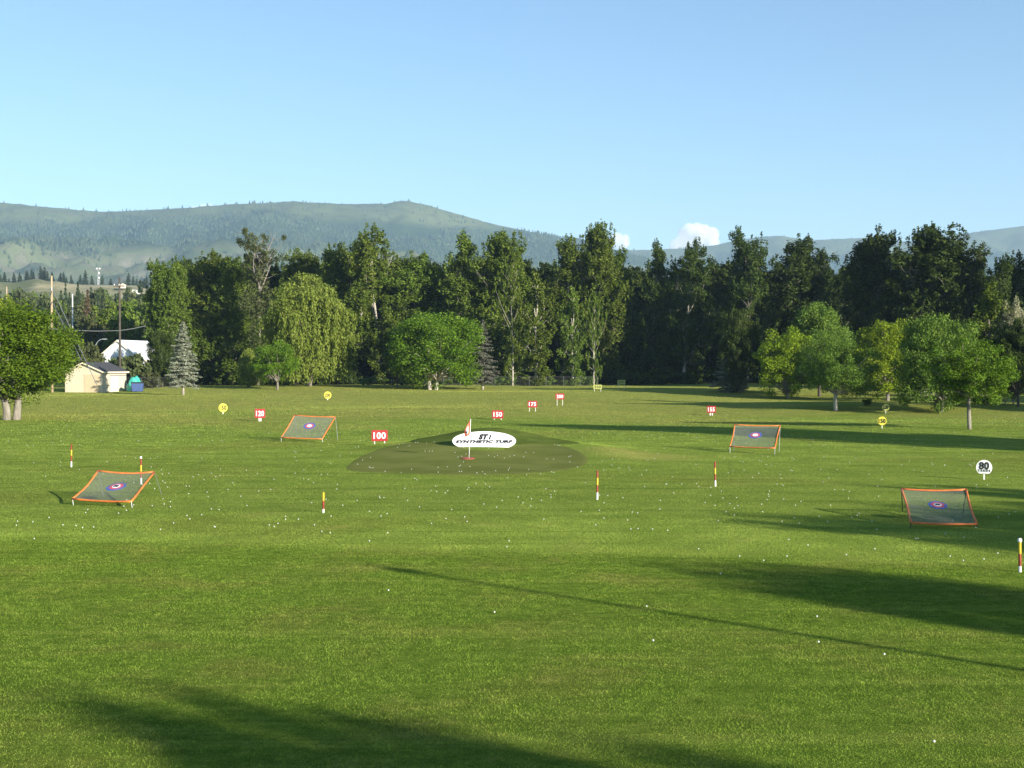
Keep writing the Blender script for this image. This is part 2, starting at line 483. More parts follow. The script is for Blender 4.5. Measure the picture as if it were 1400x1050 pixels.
# grass blades over the lawn, coarser with distance
def blades(n, d0, d1, h, w, fade=10):
    d = np.sqrt(rng.random(n) * (d1 ** 2 - d0 ** 2) + d0 ** 2)
    x = (rng.random(n) * 2 - 1) * (.385 * d + 4)
    keep = np.minimum(np.clip((d - d0) / fade, 0, 1) if d0 > 20 else 1, np.clip((d1 - d) / fade, 0, 1) if d1 < 200 else 1)
    ok = ~inside(oc, x, d) & (rng.random(n) < keep); x, d = x[ok], d[ok]; n = len(x)
    z = ground(x, d)
    az = rng.random(n) * 2 * PI; hh = rng.uniform(*h, n); ww = rng.uniform(*w, n)
    clump = .75 + .5 * np.sin(x * 1.9 + 2 * np.sin(d * .7)) * np.sin(d * 1.3 + 2 * np.sin(x * .5)) * .6
    hh = hh * clump
    lean = rng.normal(0, .85, (n, 2)) * hh[:, None]
    u = np.stack([np.cos(az), np.sin(az)], -1) * ww[:, None] / 2
    base = np.stack([x, d], -1)
    V = np.empty((n, 3, 3))
    V[:, 0, :2] = base - u; V[:, 1, :2] = base + u; V[:, 2, :2] = base + lean
    V[:, 0, 2] = V[:, 1, 2] = z - .004; V[:, 2, 2] = z + hh
    return V.reshape(-1, 3)
Vb = np.vstack([blades(950000, 14, 50, (.017, .036), (.006, .014)),
                blades(520000, 36, 104, (.016, .028), (.014, .024), 14),
                blades(400000, 82, 268, (.026, .044), (.045, .08), 24)])
grass = link('grass', mesh_np('grass', Vb, np.arange(len(Vb)).reshape(-1, 3), 3), M['blades'])
tag(grass, 'short green turf grass covering the driving range', 'grass', kind='stuff')

# ------------------------------------------------------------------ trees
class Tree:
    def __init__(s, seed): s.r = np.random.default_rng(seed); s.w = MB(); s.C, s.Nn, s.S, s.A, s.U = [], [], [], [], []
    def limb(s, a, b, r0, r1, bend=.1, n=5, sides=6):
        a, b = np.array(a, float), np.array(b, float)
        L = np.linalg.norm(b - a); pts, rad = [], []
        off = s.r.normal(0, bend * L, 3); off[2] *= .4
        for i in range(n + 1):
            t = i / n
            pts.append(a + (b - a) * t + off * math.sin(PI * t) * .5); rad.append(r0 + (r1 - r0) * t)
        s.w.tube(pts, rad, sides)
        return pts
    def clump(s, c, rad, n, size, up=.3, squash=(1, 1, 1), aspect=.62, axis=None):
        r = s.r
        d = r.normal(0, 1, (n, 3)); d /= np.linalg.norm(d, axis=1)[:, None]
        q = d * (r.random(n) ** .45)[:, None] * rad * np.array(squash)
        nn = d * .55 + r.normal(0, .55, (n, 3)) + np.array([0, 0, up])
        s.C.append(np.array(c) + q); s.Nn.append(nn); s.S.append(size * r.uniform(.65, 1.3, n)); s.A.append(np.full(n, aspect))
        s.U.append(r.normal(0, 1, (n, 3)) if axis is None else np.array(axis) + r.normal(0, .35, (n, 3)))
    def done(s, name):
        C = np.vstack(s.C); Nn = np.vstack(s.Nn); S = np.concatenate(s.S); A = np.concatenate(s.A); U = np.vstack(s.U)
        Nn /= np.linalg.norm(Nn, axis=1)[:, None] + 1e-9
        u = U - (U * Nn).sum(1)[:, None] * Nn; u /= np.linalg.norm(u, axis=1)[:, None] + 1e-9
        v = np.cross(Nn, u)
        V = np.stack([C - u * S[:, None], C + v * (S * A)[:, None] + u * (S * .12)[:, None], C + u * S[:, None], C - v * (S * A)[:, None] + u * (S * .12)[:, None]], 1).reshape(-1, 3)
        crown = mesh_np(name + '_crown', V, np.arange(len(V)).reshape(-1, 4))
        tr = bpy.data.meshes.new(name + '_trunk'); tr.from_pydata(s.w.v, [], s.w.f); tr.update()
        tr.polygons.foreach_set('use_smooth', np.ones(len(tr.polygons), bool))
        zt = float(np.percentile(V[:, 2], 99.9)); wd = float(np.percentile(V[:, 0], 99.6) - np.percentile(V[:, 0], .4))
        return dict(crown=crown, trunk=tr, h=zt, w=wd)

def poplar(seed, H=30, W=8.5, base=.10, n_limb=34, dens=1.0, tops=1, leaf=.205):
    dens *= 2.1
    t = Tree(seed); r = t.r
    lean = r.normal(0, .02, 2) * H
    tops_xy = [np.zeros(2)] + [r.normal(0, W * .22, 2) for _ in range(tops - 1)]
    stems = []
    fork = H * r.uniform(.28, .45)
    t.limb((0, 0, -.3), (lean[0] * .4, lean[1] * .4, fork), H * .0105, H * .008, .02, 6, 8)
    for k, o in enumerate(tops_xy):
        hh = H * (.96 - .10 * k * r.uniform(.5, 1.2))
        stems.append(t.limb((lean[0] * .4, lean[1] * .4, fork), (lean[0] + o[0] * 1.2, lean[1] + o[1] * 1.2, hh), H * .0075, H * .0012, .05, 8))
    def stem_at(st, z):
        for a, b in zip(st[:-1], st[1:]):
            if a[2] <= z <= b[2]: return a + (b - a) * ((z - a[2]) / (b[2] - a[2]))
        return np.array([st[0][0] * z / max(st[0][2], 1), st[0][1] * z / max(st[0][2], 1), z]) if z < st[0][2] else st[-1]
    az = r.random() * 6
    for i in range(n_limb):
        f = base + (1 - base) * ((i + .6) / n_limb) ** .9
        st = stems[i % len(stems)]
        z0 = min(f * H * .93, st[-1][2] * .97)
        p = np.array(stem_at(st, z0))
        az += 2.4 + r.normal(0, .35)
        prof = (.50 + .55 * math.sin(PI * min(1, f * 1.02) ** .9)) * (1 - max(0, f - .78) * 2.6)
        L = W * .56 * max(.16, prof) * r.uniform(.6, 1.25)
        asc = r.uniform(.7, 1.5) * (1 if f > .3 else .45)
        q = p + np.array([math.cos(az) * L, math.sin(az) * L, L * asc])
        if q[2] > H * .985: q[2] = H * r.uniform(.94, .985)
        pts = t.limb(p, q, H * .0026, H * .0006, .14, 4, 5)
        nc = max(2, int(round(L / 1.15)))
        for j in range(nc):
            s = .38 + .66 * (j + r.random() * .6) / nc
            c = p + (q - p) * s + r.normal(0, .35, 3)
            rad = r.uniform(.55, 1.2) * (1.15 - .3 * s) * H / 30
            t.clump(c, rad, int(70 * dens * r.uniform(.6, 1.3)), leaf * H / 30, .2, (.75, .75, 1.6), .6, (0, 0, 1))
            if r.random() < .6:
                c2 = c + np.array([r.normal(0, 1.1), r.normal(0, 1.1), r.uniform(.1, 1.6)])
                t.clump(c2, rad * .62, int(34 * dens), leaf * H / 30, .2, (.7, .7, 1.6), .55, (0, 0, 1))
    for st in stems:
        for k in range(16):
            c = np.array(stem_at(st, st[-1][2] - k * .5)) + np.array([r.normal(0, .12 + .05 * k), r.normal(0, .12 + .05 * k), .2])
            t.clump(c, .28 + .05 * k, int((9 + 2.4 * k) * dens), leaf * H / 30 * .85, .2, (.65, .65, 1.7), .55, (0, 0, 1))
    return t.done('poplar')

def cottonwood(seed, H=30, W=12, n_lobe=10, low=.14, dens=1.0, leaf=.20, tops=3):
    t = Tree(seed); r = t.r
    lean = r.normal(0, .03, 2) * H
    ax = lambda z: np.array([lean[0] * z / H + .25 * math.sin(z * .23 + seed), lean[1] * z / H, z])
    t.limb((0, 0, -.3), ax(.34 * H), H * .0105, H * .008, .015, 6, 8)
    for a, b in ((.34, .6), (.6, .9)):
        t.limb(ax(a * H), ax(b * H), H * .008 * (1.2 - a), H * .008 * (1.15 - b), .02, 5, 7)
    lobes = []
    az = r.random() * 6
    for i in range(n_lobe):
        f = low + (.80 - low) * ((i + .5) / n_lobe)
        az += 2.4 + r.normal(0, .4)
        rd = W * .5 * (.78 - .42 * abs(f - .42) * 1.6) * r.uniform(.35, .95)
        c = ax(f * H) + np.array([math.cos(az) * rd, math.sin(az) * rd, 0])
        lr = W * r.uniform(.17, .27) * (1.12 - .45 * f)
        lobes.append((c, lr, lr * r.uniform(1.15, 1.9)))
    for i in range(tops):
        a = r.random() * 6.28; q = W * r.uniform(.02, .20)
        z = H * (.90 if i == 0 else r.uniform(.76, .88)); lr = W * r.uniform(.085, .15)
        lobes.append((ax(z) + np.array([math.cos(a) * q, math.sin(a) * q, 0]), lr, min(lr * r.uniform(1.9, 2.8), H * .985 - z)))
    for c, lr, lz in lobes:
        root = ax(max(H * .12, c[2] - lr * 2.2 - 1)); t.limb(root, c, H * .0034, H * .0012, .10, 4, 5)
        n = max(8, int(26 * (lr / 2.2) ** 2 * (lz / lr) * .75))
        for k in range(n):
            d = r.normal(0, 1, 3); d /= np.linalg.norm(d)
            rr = r.random() ** .42 * r.uniform(.85, 1.12)
            p = c + d * np.array([lr, lr, lz]) * rr
            t.clump(p, r.uniform(.55, 1.05) * H / 30, int(74 * dens * r.uniform(.6, 1.3)), leaf * H / 30, .25, (1, 1, 1.05), .6)
            if k % 4 == 0: t.limb(c - np.array([0, 0, lz * .5]), p, H * .0016, H * .0005, .14, 3, 4)
            if d[2] > -.1 and r.random() < .8:
                p2 = c + d * np.array([lr, lr, lz]) * r.uniform(1.0, 1.18) + np.array([0, 0, .4])
                t.clump(p2, r.uniform(.28, .5), int(26 * dens), leaf * H / 30 * .9, .2, (.7, .7, 2.0), .55, (d[0] * .4, d[1] * .4, 1))
    return t.done('cottonwood')

def round_tree(seed, H=10, W=9, bole=.17, n_cl=170, leaf=.17, lumps=11, stems=1, per=90, droop=.0, spread=1.0):
    t = Tree(seed); r = t.r
    cz = H * (.5 + bole * .5); rz = H * (.5 - bole * .42); rx = W / 2
    lob = r.normal(0, 1, (lumps, 3)); lob /= np.linalg.norm(lob, axis=1)[:, None]; amp = r.uniform(-.34, .30, lumps)
    fork = H * (bole + .06)
    bases = [(r.normal(0, .1), r.normal(0, .1))] if stems == 1 else [((k - (stems - 1) / 2) * W * .05, r.normal(0, .2)) for k in range(stems)]
    tips = []
    for b in bases:
        tp = (b[0] * 1.4, b[1] * 1.4, fork)
        t.limb((b[0], b[1], -.25), tp, H * .022, H * .017, .05, 5, 9)
        tips.append(tp)
    C = []
    for i in range(n_cl):
        d = r.normal(0, 1, 3); d /= np.linalg.norm(d)
        if d[2] < -.8: d[2] *= .6; d /= np.linalg.norm(d)
        k = 1 + float((amp * np.exp(5 * (lob @ d - 1))).sum())
        rr = (r.random() ** .5) * k * .9
        if rr < .35: rr = r.uniform(.35, .95) * k * .9
        C.append(np.array([d[0] * rx * rr * spread, d[1] * rx * rr * spread, cz + d[2] * rz * rr - droop * H * max(0, math.hypot(d[0], d[1]) - .6)]))
    for c in C:
        rad = W * r.uniform(.055, .115)
        t.clump(c, rad, int(per * 2.4 * r.uniform(.6, 1.3)), leaf * .62, .35, (1.05, 1.05, .85), .62)
    for c in sorted(C, key=lambda q: -np.linalg.norm(q - [0, 0, cz]))[:26]:
        tp = tips[r.integers(len(tips))]
        mid = np.array(tp) + (c - tp) * .5 + np.array([0, 0, H * .03])
        t.limb(tp, mid, H * .010, H * .005, .1, 4, 6); t.limb(mid, c, H * .005, H * .0012, .1, 3, 5)
    return t.done('broadleaf')

def willow(seed, H=22, W=15):
    t = Tree(seed); r = t.r
    t.limb((0, 0, -.3), (1.0, .2, H * .22), .62, .45, .04, 5, 9)
    hubs = []
    for i in range(42):
        a = i * 2.4; f = math.sqrt((i + .5) / 42)
        k = r.uniform(.82, 1.12)
        c = np.array([math.cos(a) * W * .46 * f * k, math.sin(a) * W * .46 * f * k, H * (.955 - .34 * f ** 2.2) * (r.uniform(.94, 1.04) if i % 2 else r.uniform(.60, .95))])
        hubs.append(c)
        mid = np.array([1, .2, H * .22]) + (c - [1, .2, H * .22]) * .5 + [0, 0, H * .08]
        t.limb((1.0, .2, H * .22), mid, .24, .12, .06, 3, 6); t.limb(mid, c, .12, .03, .06, 3, 5)
    for c in hubs:
        t.clump(c, 1.7, 230, .24, .5, (1.1, 1.1, .6), .45)
        for s in range(26):
            a = r.random() * 2 * PI; q = r.random() ** .6 * 2.0
            p = c + np.array([math.cos(a) * q, math.sin(a) * q, .5 - q * .35])
            out = p[:2] / (np.linalg.norm(p[:2]) + 1e-6)
            L = r.uniform(.15, .55) * p[2] if r.random() < .8 else .95 * p[2]
            L = min(L, p[2] - H * r.uniform(.02, .12))
            if L < 1: continue
            n = int(L * 7)
            tt = np.sort(r.random(n))
            sway = r.normal(0, .55, 2)
            P = np.stack([p[0] + out[0] * (1.1 * np.sqrt(tt) - 1.3 * tt) + sway[0] * tt + .25 * np.sin(tt * 5 + s) + r.normal(0, .20, n), p[1] + out[1] * (1.1 * np.sqrt(tt) - 1.3 * tt) + sway[1] * tt + r.normal(0, .20, n), p[2] - L * tt], -1)
            t.C.append(P); nn = r.normal(0, .6, (n, 3)); nn[:, :2] += out * .6; nn[:, 2] += .15
            t.Nn.append(nn); t.S.append(r.uniform(.20, .38, n)); t.A.append(np.full(n, .34)); t.U.append(np.array([0, 0, -1]) + r.normal(0, .3, (n, 3)))
    return t.done('willow')

def spruce(seed, H=10, W=4.2, bole=.09, tiers=26, leaf=.13, dens=1.0, thin=0):
    t = Tree(seed); r = t.r
    t.limb((0, 0, -.2), (0, 0, H * .98), H * .016, H * .002, .004, 8, 7)
    az = 0
    for i in range(tiers):
        f = i / (tiers - 1)
        z = H * (bole + (1 - bole) * (f ** .92) * .965)
        L0 = W / 2 * ((1 - f) ** .8 + .03) * (1 if f > .06 else .8)
        nb = int(6 + 6 * (1 - f))
        for k in range(nb):
            if r.random() < thin: continue
            az += 2 * PI / nb + r.normal(0, .16)
            L = L0 * r.uniform(.58, 1.22)
            d = np.array([math.cos(az), math.sin(az), 0])
            tip = np.array([0, 0, z]) + d * L + np.array([0, 0, -L * .22 + f * L * .5])
            dz = r.normal(0, .014 * H); tip[2] += dz; root = np.array([0, 0, z + dz + .03 * H * (1 - f)])
            t.w.tube([root, root + (tip - root) * .5 + np.array([0, 0, -.03 * L]), tip], [H * .0022, H * .0015, H * .0006], 4)
            n = int((26 + 60 * L) * dens)
            s = r.random(n) ** .7
            P = root + (tip - root) * s[:, None] + np.array([0, 0, -.06]) * (np.sin(PI * s) * L)[:, None]
            side = np.array([-d[1], d[0], 0])
            lat = r.normal(0, 1, n) * (.10 + .13 * L * (1 - s * .6))
            P = P + side * lat[:, None] + np.array([0, 0, 1]) * (r.normal(0, .05, n) - np.abs(lat) * .22)[:, None]
            t.C.append(P); nn = r.normal(0, .45, (n, 3)); nn[:, 2] += .8; nn += d * .35
            t.Nn.append(nn); t.S.append(leaf * r.uniform(.7, 1.4, n)); t.A.append(np.full(n, .33))
            t.U.append(d + side * np.sign(lat)[:, None] * .7 + r.normal(0, .2, (n, 3)))
    return t.done('spruce')

def dead_top(seed, H=32):
    t = Tree(seed); r = t.r
    t.limb((0, 0, -.3), (.4, 0, H * .62), .42, .25, .02, 7, 8)
    for k in range(9):
        a = k * 2.2; L = r.uniform(3.0, 6.2); z0 = H * r.uniform(.55, .66)
        p = np.array([.4, 0, z0]); q = p + np.array([math.cos(a) * L * .75, math.sin(a) * L * .6, H * .34 * r.uniform(.45, 1.0)])
        t.limb(p, q, .20, .04, .12, 5, 6)
        for j in range(6):
            s = r.uniform(.35, 1); b = p + (q - p) * s
            e = b + np.array([r.normal(0, 1.3), r.normal(0, 1.3), r.uniform(.3, 2.2)])
            t.limb(b, e, .06, .015, .15, 3, 4)
            if r.random() < (.95 if q[0] < 1 else .45):
                t.clump(e, r.uniform(.5, 1.1), 95, .2, .2, (1, 1, 1.1), .55)
    for k in range(44):
        a = k * 2.4; z = H * r.uniform(.25, .74); q = r.uniform(.3, 2.8)
        t.clump((math.cos(a) * q, math.sin(a) * q, z), 1.3, 120, .22)
    return t.done('dead_top')

def bush(seed, H=2.2, W=3.6, leaf=.16, n=46, per=70):
    t = Tree(seed); r = t.r
    for i in range(n):
        d = r.normal(0, 1, 3); d /= np.linalg.norm(d); rr = r.random() ** .5
        c = np.array([d[0] * W / 2 * rr, d[1] * W / 2 * rr, H * (.42 + .45 * d[2] * rr)])
        t.clump(c, W * r.uniform(.08, .15), per, leaf, .3)
        if i % 5 == 0: t.limb((c[0] * .2, c[1] * .2, -.1), c, .04, .01, .1, 3, 4)
    return t.done('bush')

P = {}
P['pop'] = [cottonwood(100, 30, 11, 12, .06), cottonwood(101, 30, 12, 11, .16, tops=4), cottonwood(102, 30, 13, 12, .12, tops=5), cottonwood(103, 30, 9.5, 12, .04, tops=2),
            cottonwood(104, 30, 14, 14, .14, tops=5), cottonwood(105, 30, 11, 10, .26, .85, tops=4), cottonwood(106, 30, 13, 15, .06, tops=6)]
P['young'] = [cottonwood(110, 22, 6.8, 13, .05, .85, .25, 3), poplar(111, 22, 6.2, .01, 42, .8, 1, .22)]
P['fill'] = [cottonwood(120, 30, 14, 13, .02, .7, .32, 4), cottonwood(121, 30, 14, 12, .02, .7, .32, 5)]
P['maple'] = [round_tree(200, 12, 13, .05, 300, .19, 12, 2, 95), round_tree(201, 10.5, 10, .10, 215, .125, 13, 2, 150), round_tree(202, 10, 10, .16, 220, .16, 9, 1, 90)]
P['small'] = [round_tree(210, 7, 6.5, .07, 170, .12, 9, 2, 80), round_tree(211, 7.5, 6.8, .30, 180, .12, 10, 1, 85)]
P['apple'] = [round_tree(220, 10, 10, .14, 210, .15, 14, 2, 75, .12)]
P['lime'] = [round_tree(230, 10, 9, .04, 190, .17, 14, 1, 85), round_tree(231, 8, 8, .02, 150, .17, 12, 1, 80)]
P['broad'] = [round_tree(240, 16, 15, .10, 260, .26, 12, 1, 90), round_tree(241, 14, 12, .06, 230, .24, 14, 1, 90)]
P['willow'] = [willow(300)]
P['weep'] = [willow(301, 8, 4.5)]
P['spruce'] = [spruce(400, 10, 4.2, .15, 24, .14, .95, .12), spruce(401, 13, 5, .12, 24, .15, .8, .22), spruce(402, 13, 5.4, .03, 28, .15)]
P['dead'] = [dead_top(500)]
P['bush'] = [bush(600), bush(601, 2.6, 3.2)]
P['conifer'] = [spruce(700, 20, 7, .08, 16, .5, .28), spruce(701, 20, 6, .12, 15, .5, .25, .15)]
P['far'] = [round_tree(710, 14, 11, .06, 90, .5, 10, 1, 34), round_tree(711, 14, 9, .06, 80, .5, 12, 1, 34)]

def plant(name, pro, loc, h, w, leaf, bark, label, cat='tree', group=None, rz=None):
    """a tree of its own: an empty at its foot with trunk and crown"""
    sz = h / pro['h']; sx = w / pro['w'] if w else sz
    e = empty(name, loc, random.random() * 6.28 if rz is None else rz, label, cat, group, (sx, sx, sz))
    for part, me, mt in (('trunk', pro['trunk'], bark), ('crown', pro['crown'], leaf)):
        o = bpy.data.objects.new(part, me); COL.objects.link(o); o.parent = e
        if not me.materials: me.materials.append(mt)
        o.material_slots[0].link = 'OBJECT'; o.material_slots[0].material = mt
    return e

def tree_px(name, pro, px, base, top, wpx, leaf, bark, label, cat='tree', group=None, dist=None, rz=None):
    """tree whose foot stands on the lawn where the photograph shows it"""
    if dist is None:
        p = G(px, base)
    else:
        x = (px - CX) / F * dist
        p = Vector((x, dist, float(ground(x, dist))))
    h = (EYE + ray(px, top).z / ray(px, top).y * p.y) - p.z
    w = wpx / F * p.y if wpx else None
    return plant(name, pro, p, h, w, M[leaf], M[bark], label, cat, group, rz)

# ---- the tree belt: front row, each tree its own
pp, yy = P['pop'], P['young']
front = [
    (237, 354, 58, 4, 274, 'broad dark cottonwood at the left end of the tree belt, behind the blue spruce'),
    (280, 346, 70, 2, 280, 'leafy round-topped cottonwood, second from the left end of the tree belt'),
    (318, 352, 64, 6, 276, 'leafy cottonwood standing left of the weeping willow, right beside the half-dead tree'),
    (404, 343, 70, 4, 296, 'rounded cottonwood crown showing straight above the weeping willow'),
    (462, 333, 66, 6, 284, 'tall rounded cottonwood behind the right shoulder of the weeping willow'),
    (520, 311, 78, 1, 276, 'tallest ragged cottonwood between the willow and the round maple, with pale forked trunk'),
    (566, 346, 80, 2, 280, 'spreading cottonwood with soft crown right above the left side of the round maple'),
    (625, 318, 66, 0, 278, 'pointed tall cottonwood rising above the round bright green maple'),
    (684, 317, 74, 6, 274, 'full tall cottonwood rising directly above the grey spruce'),
    (772, 324, 54, 5, 284, 'tall cottonwood with bare lower trunk just left of the highest centre treetop'),
    (814, 305, 60, 6, 282, 'highest cottonwood in the middle of the belt, behind the pair of slender young poplars'),
    (848, 340, 50, 0, 288, 'small-topped cottonwood just right of the highest centre treetop'),
    (892, 330, 50, 0, 280, 'narrow flame-shaped cottonwood, left one of two below the white cloud'),
    (934, 328, 62, 1, 276, 'twin-topped cottonwood under the white cloud with a long pale bare trunk'),
    (970, 352, 44, 0, 290, 'low-topped cottonwood in the gap right of the white cloud'),
    (1022, 310, 68, 1, 274, 'tall twin-topped cottonwood rising above the shaded spruce'),
    (1094, 323, 78, 2, 276, 'wide cottonwood with several blunt tops, right of the one above the shaded spruce'),
    (1150, 366, 56, 0, 262, 'short cottonwood filling the dip before the two largest crowns at the right'),
    (1206, 314, 88, 4, 226, 'large dark cottonwood, left one of the two largest crowns at the right'),
    (1272, 307, 98, 6, 216, 'largest dark cottonwood crown at the right, above the broad dull green tree'),
    (1320, 333, 60, 5, 212, 'cottonwood with bare twigs at its top just right of the largest crown'),
    (1366, 350, 60, 0, 208, 'shaded cottonwood second from the right edge of the tree belt'),
    (1404, 346, 60, 1, 214, 'shaded cottonwood at the right edge of the tree belt'),
]
for (px, top, w, k, d, lab) in front:
    tree_px('cottonwood_tree', pp[k], px, 0, top, w * 1.32, 'poplar' if px < 860 else 'poplar_shade', 'birch' if px in (520, 934) else 'bark', lab, 'tree', 'tall cottonwoods of the tree belt', d + 10)  # right part of the belt takes the leaf colours with shade mixed in
tree_px('dead_topped_tree', P['dead'][0], 352, 0, 311, 62, 'olive', 'bark', 'half-dead tall tree with bare pale limbs poking above the tree belt', dist=274, rz=.3)
for (px, base, top, w, k, lab) in [
    (733, 526, 372, 62, 0, 'leafy young poplar clothed to the ground right of the grey spruce'),
    (701, 525, 345, 48, 1, 'slim young poplar with visible white stem immediately behind the grey spruce'),
    (783, 526, 392, 44, 0, 'slender sunlit young poplar, left one of the pair at the edge of the dark wood'),
    (812, 527, 399, 36, 1, 'slender sunlit young poplar, right one of the pair at the edge of the dark wood')]:
    tree_px('young_poplar_tree', yy[k], px, base, top, w, 'poplar', 'birch', lab, 'tree', 'young poplars before the belt', 262)

# ---- filler rows that close the belt
fl = P['fill']
LF = 'dark leafy poplar closing the tree belt behind its front row'
r2 = random.Random(3)
for row, (d, y0) in enumerate(((300, 354), (322, 360))):
    px = 246 + row * 13
    while px < 1440:
        tree_px('poplar_tree', fl[r2.randrange(2)], px, 0, y0 + (0 if px < 850 else 12) + r2.uniform(-8, 16), r2.uniform(80, 104), 'poplar_shade', 'darkbark', LF, 'tree', 'poplars filling the back of the tree belt', d + 12 + r2.uniform(-6, 6))
        px += r2.uniform(28, 38)
LU = 'low dark bush at the shaded foot of the tree belt'
px = 232
while px < 1420:
    if not (500 < px < 830):
        tree_px('bush', P['bush'][r2.randrange(2)], px, 0, r2.uniform(500, 512), r2.uniform(26, 44), 'poplar_shade', 'darkbark', LU, 'bush', 'bushes at the foot of the tree belt', r2.uniform(276, 290))
    px += r2.uniform(18, 30)

# ---- single trees on the lawn
tree_px('weeping_willow', P['willow'][0], 421, 526.5, 375, 120, 'willow', 'bark', 'large yellow-green weeping willow in front of the tree belt', rz=.4, dist=246)
tree_px('maple_tree', P['small'][0], 378, 532.5, 465, 66, 'maple', 'bark', 'small green tree with forked trunk standing before the weeping willow', rz=1)
tree_px('weeping_willow', P['weep'][0], 340, 529, 478, 26, 'willow', 'darkbark', 'small drooping willow in the shade left of the big weeping willow')
tree_px('maple_tree', P['maple'][0], 592, 533, 428, 124, 'maple', 'birch', 'round bright green maple with two pale trunks at mid field', rz=0)
tree_px('shade_tree', P['maple'][2], 544, 530, 446, 54, 'poplar_shade', 'darkbark', 'dark shaded tree with black trunk left of the round bright maple', rz=2)
tree_px('shade_tree', P['broad'][1], 222, 0, 452, 44, 'poplar_shade', 'darkbark', 'dark bushy tree overlapping the right end of the white barn', dist=248)
tree_px('spruce_tree', P['spruce'][0], 250.5, 540, 440, 40, 'spruce', 'birch', 'silvery blue spruce with pale trunk on the lawn right of the cream shed')
tree_px('spruce_tree', P['spruce'][1], 660, 532.5, 438, 40, 'spruce_grey', 'birch', 'thin grey spruce close beside the round bright maple')
tree_px('spruce_tree', P['spruce'][2], 1001, 536, 447, 48, 'spruce', 'darkbark', 'shaded blue-grey spruce before the dark middle of the tree belt')
tree_px('maple_tree', P['maple'][1], 14, 574, 413, 186, 'maple', 'bark', 'big round bright green tree at the left edge in front of the shed', rz=.9)
tree_px('apple_tree', P['apple'][0], 1145, 561.5, 448, 104, 'apple', 'birch', 'spreading grey-green tree with short forked pale trunk, left of the yellow disc signs', rz=1.5)
tree_px('lime_tree', P['lime'][0], 1212, 548, 438, 92, 'lime', 'bark', 'yellow-green leafy tree between the spreading grey-green tree and the broad dull green one')
tree_px('lime_tree', P['lime'][1], 1078, 545, 449, 84, 'lime', 'bark', 'small yellow-green tree at the edge of the dark wood, right of the shaded spruce')
tree_px('maple_tree', P['maple'][0], 1284, 563, 431, 108, 'apple', 'bark', 'broad dull green tree behind the slim-trunked tree at the right', rz=2.2)
tree_px('maple_tree', P['small'][1], 1330, 587, 463, 106, 'maple', 'bark', 'nearest green tree at the right with straight slim trunk on the lawn', rz=.5)
tree_px('shade_tree', P['broad'][0], 1120, 542, 415, 104, 'apple', 'darkbark', 'large rounded dull green tree behind the spreading grey-green tree')
tree_px('shade_tree', P['broad'][1], 1012, 538, 424, 54, 'poplar_shade', 'darkbark', 'arching dull green tree directly behind the shaded spruce')
tree_px('cottonwood_tree', yy[0], 1352, 552, 386, 74, 'poplar', 'bark', 'mid-sized ragged poplar behind the nearest green tree at the right')
tree_px('blossom_tree', P['lime'][1], 1386, 553, 410, 40, 'blossom', 'bark', 'cream-blossomed tree at the right edge beside the ragged poplar')
tree_px('shade_tree', P['broad'][1], 1392, 556, 436, 70, 'poplar_shade', 'darkbark', 'dark shaded tree at the right edge below the cream blossom')
tree_px('bush', P['bush'][0], 1185, 554, 545, 12, 'apple', 'darkbark', 'tiny round bush on the lawn left of the dim yellow disc sign', 'bush')
for (px, b, t, w, lab) in [(206, 520, 508, 40, 'low tangled bush by the fence right of the blue bin'), (176, 505, 483, 62, 'straggling bush in front of the white barn'),
                           (118, 500, 466, 44, 'leafy bush between the street lamp and the big left tree')]:
    tree_px('bush', P['bush'][1], px, 0, t, w, 'olive', 'darkbark', lab, 'bush', dist={206: 242, 176: 246, 118: 252}[px])
for (px, t, w) in [(222, 492, 40), (204, 494, 34), (188, 499, 30), (238, 497, 40)]:
    tree_px('bush', P['bush'][0], px, 0, t, w, 'poplar_shade', 'darkbark', 'dark shrub between the white barn and the silvery spruce', 'bush', 'dark shrubs before the white barn', 249 + (px % 7))
for (px, w) in [(505, 30), (528, 26), (560, 34), (610, 26), (640, 28), (690, 30), (716, 24), (748, 26), (772, 22), (800, 24)]:
    tree_px('shrub', P['bush'][1], px, 0, 516 + r2.uniform(-3, 3), w, 'apple', 'darkbark', 'low green shrub growing along the chain-link fence', 'shrub', 'shrubs along the chain-link fence', r2.uniform(262, 266))

# ---- trees out of the frame to the right: they throw the long shadows, the tallest stretched to shade the lower wood
for (x, y, h, w, k) in [(75, 51, 28, 12, 'fill'), (76, 47, 27, 12, 'fill'), (100, 105, 26, 12, 'fill'), (112, 140, 25, 13, 'fill'), (106, 162, 21, 13, 'fill'), (120, 168, 27, 13, 'fill'), (95, 222, 43, 12, 'fill'), (112, 238, 43, 12, 'fill'), (102, 204, 43, 11, 'fill'), (126, 222, 43, 13, 'fill'), (142, 232, 43, 13, 'fill'), (120, 190, 33, 12, 'pop'),
                        (160, 214, 43, 13, 'fill'), (150, 176, 33, 13, 'fill'), (178, 226, 43, 13, 'fill'), (138, 152, 31, 10, 'pop'), (128, 82, 33, 9, 'pop'), (118, 118, 28, 9, 'pop')]:
    plant('poplar_tree', P[k][0], (x, y, float(ground(x, y))), h, w, M['poplar'], M['bark'], 'tall poplar of the row beyond the right edge of the range', 'tree', 'poplars beyond the right edge')
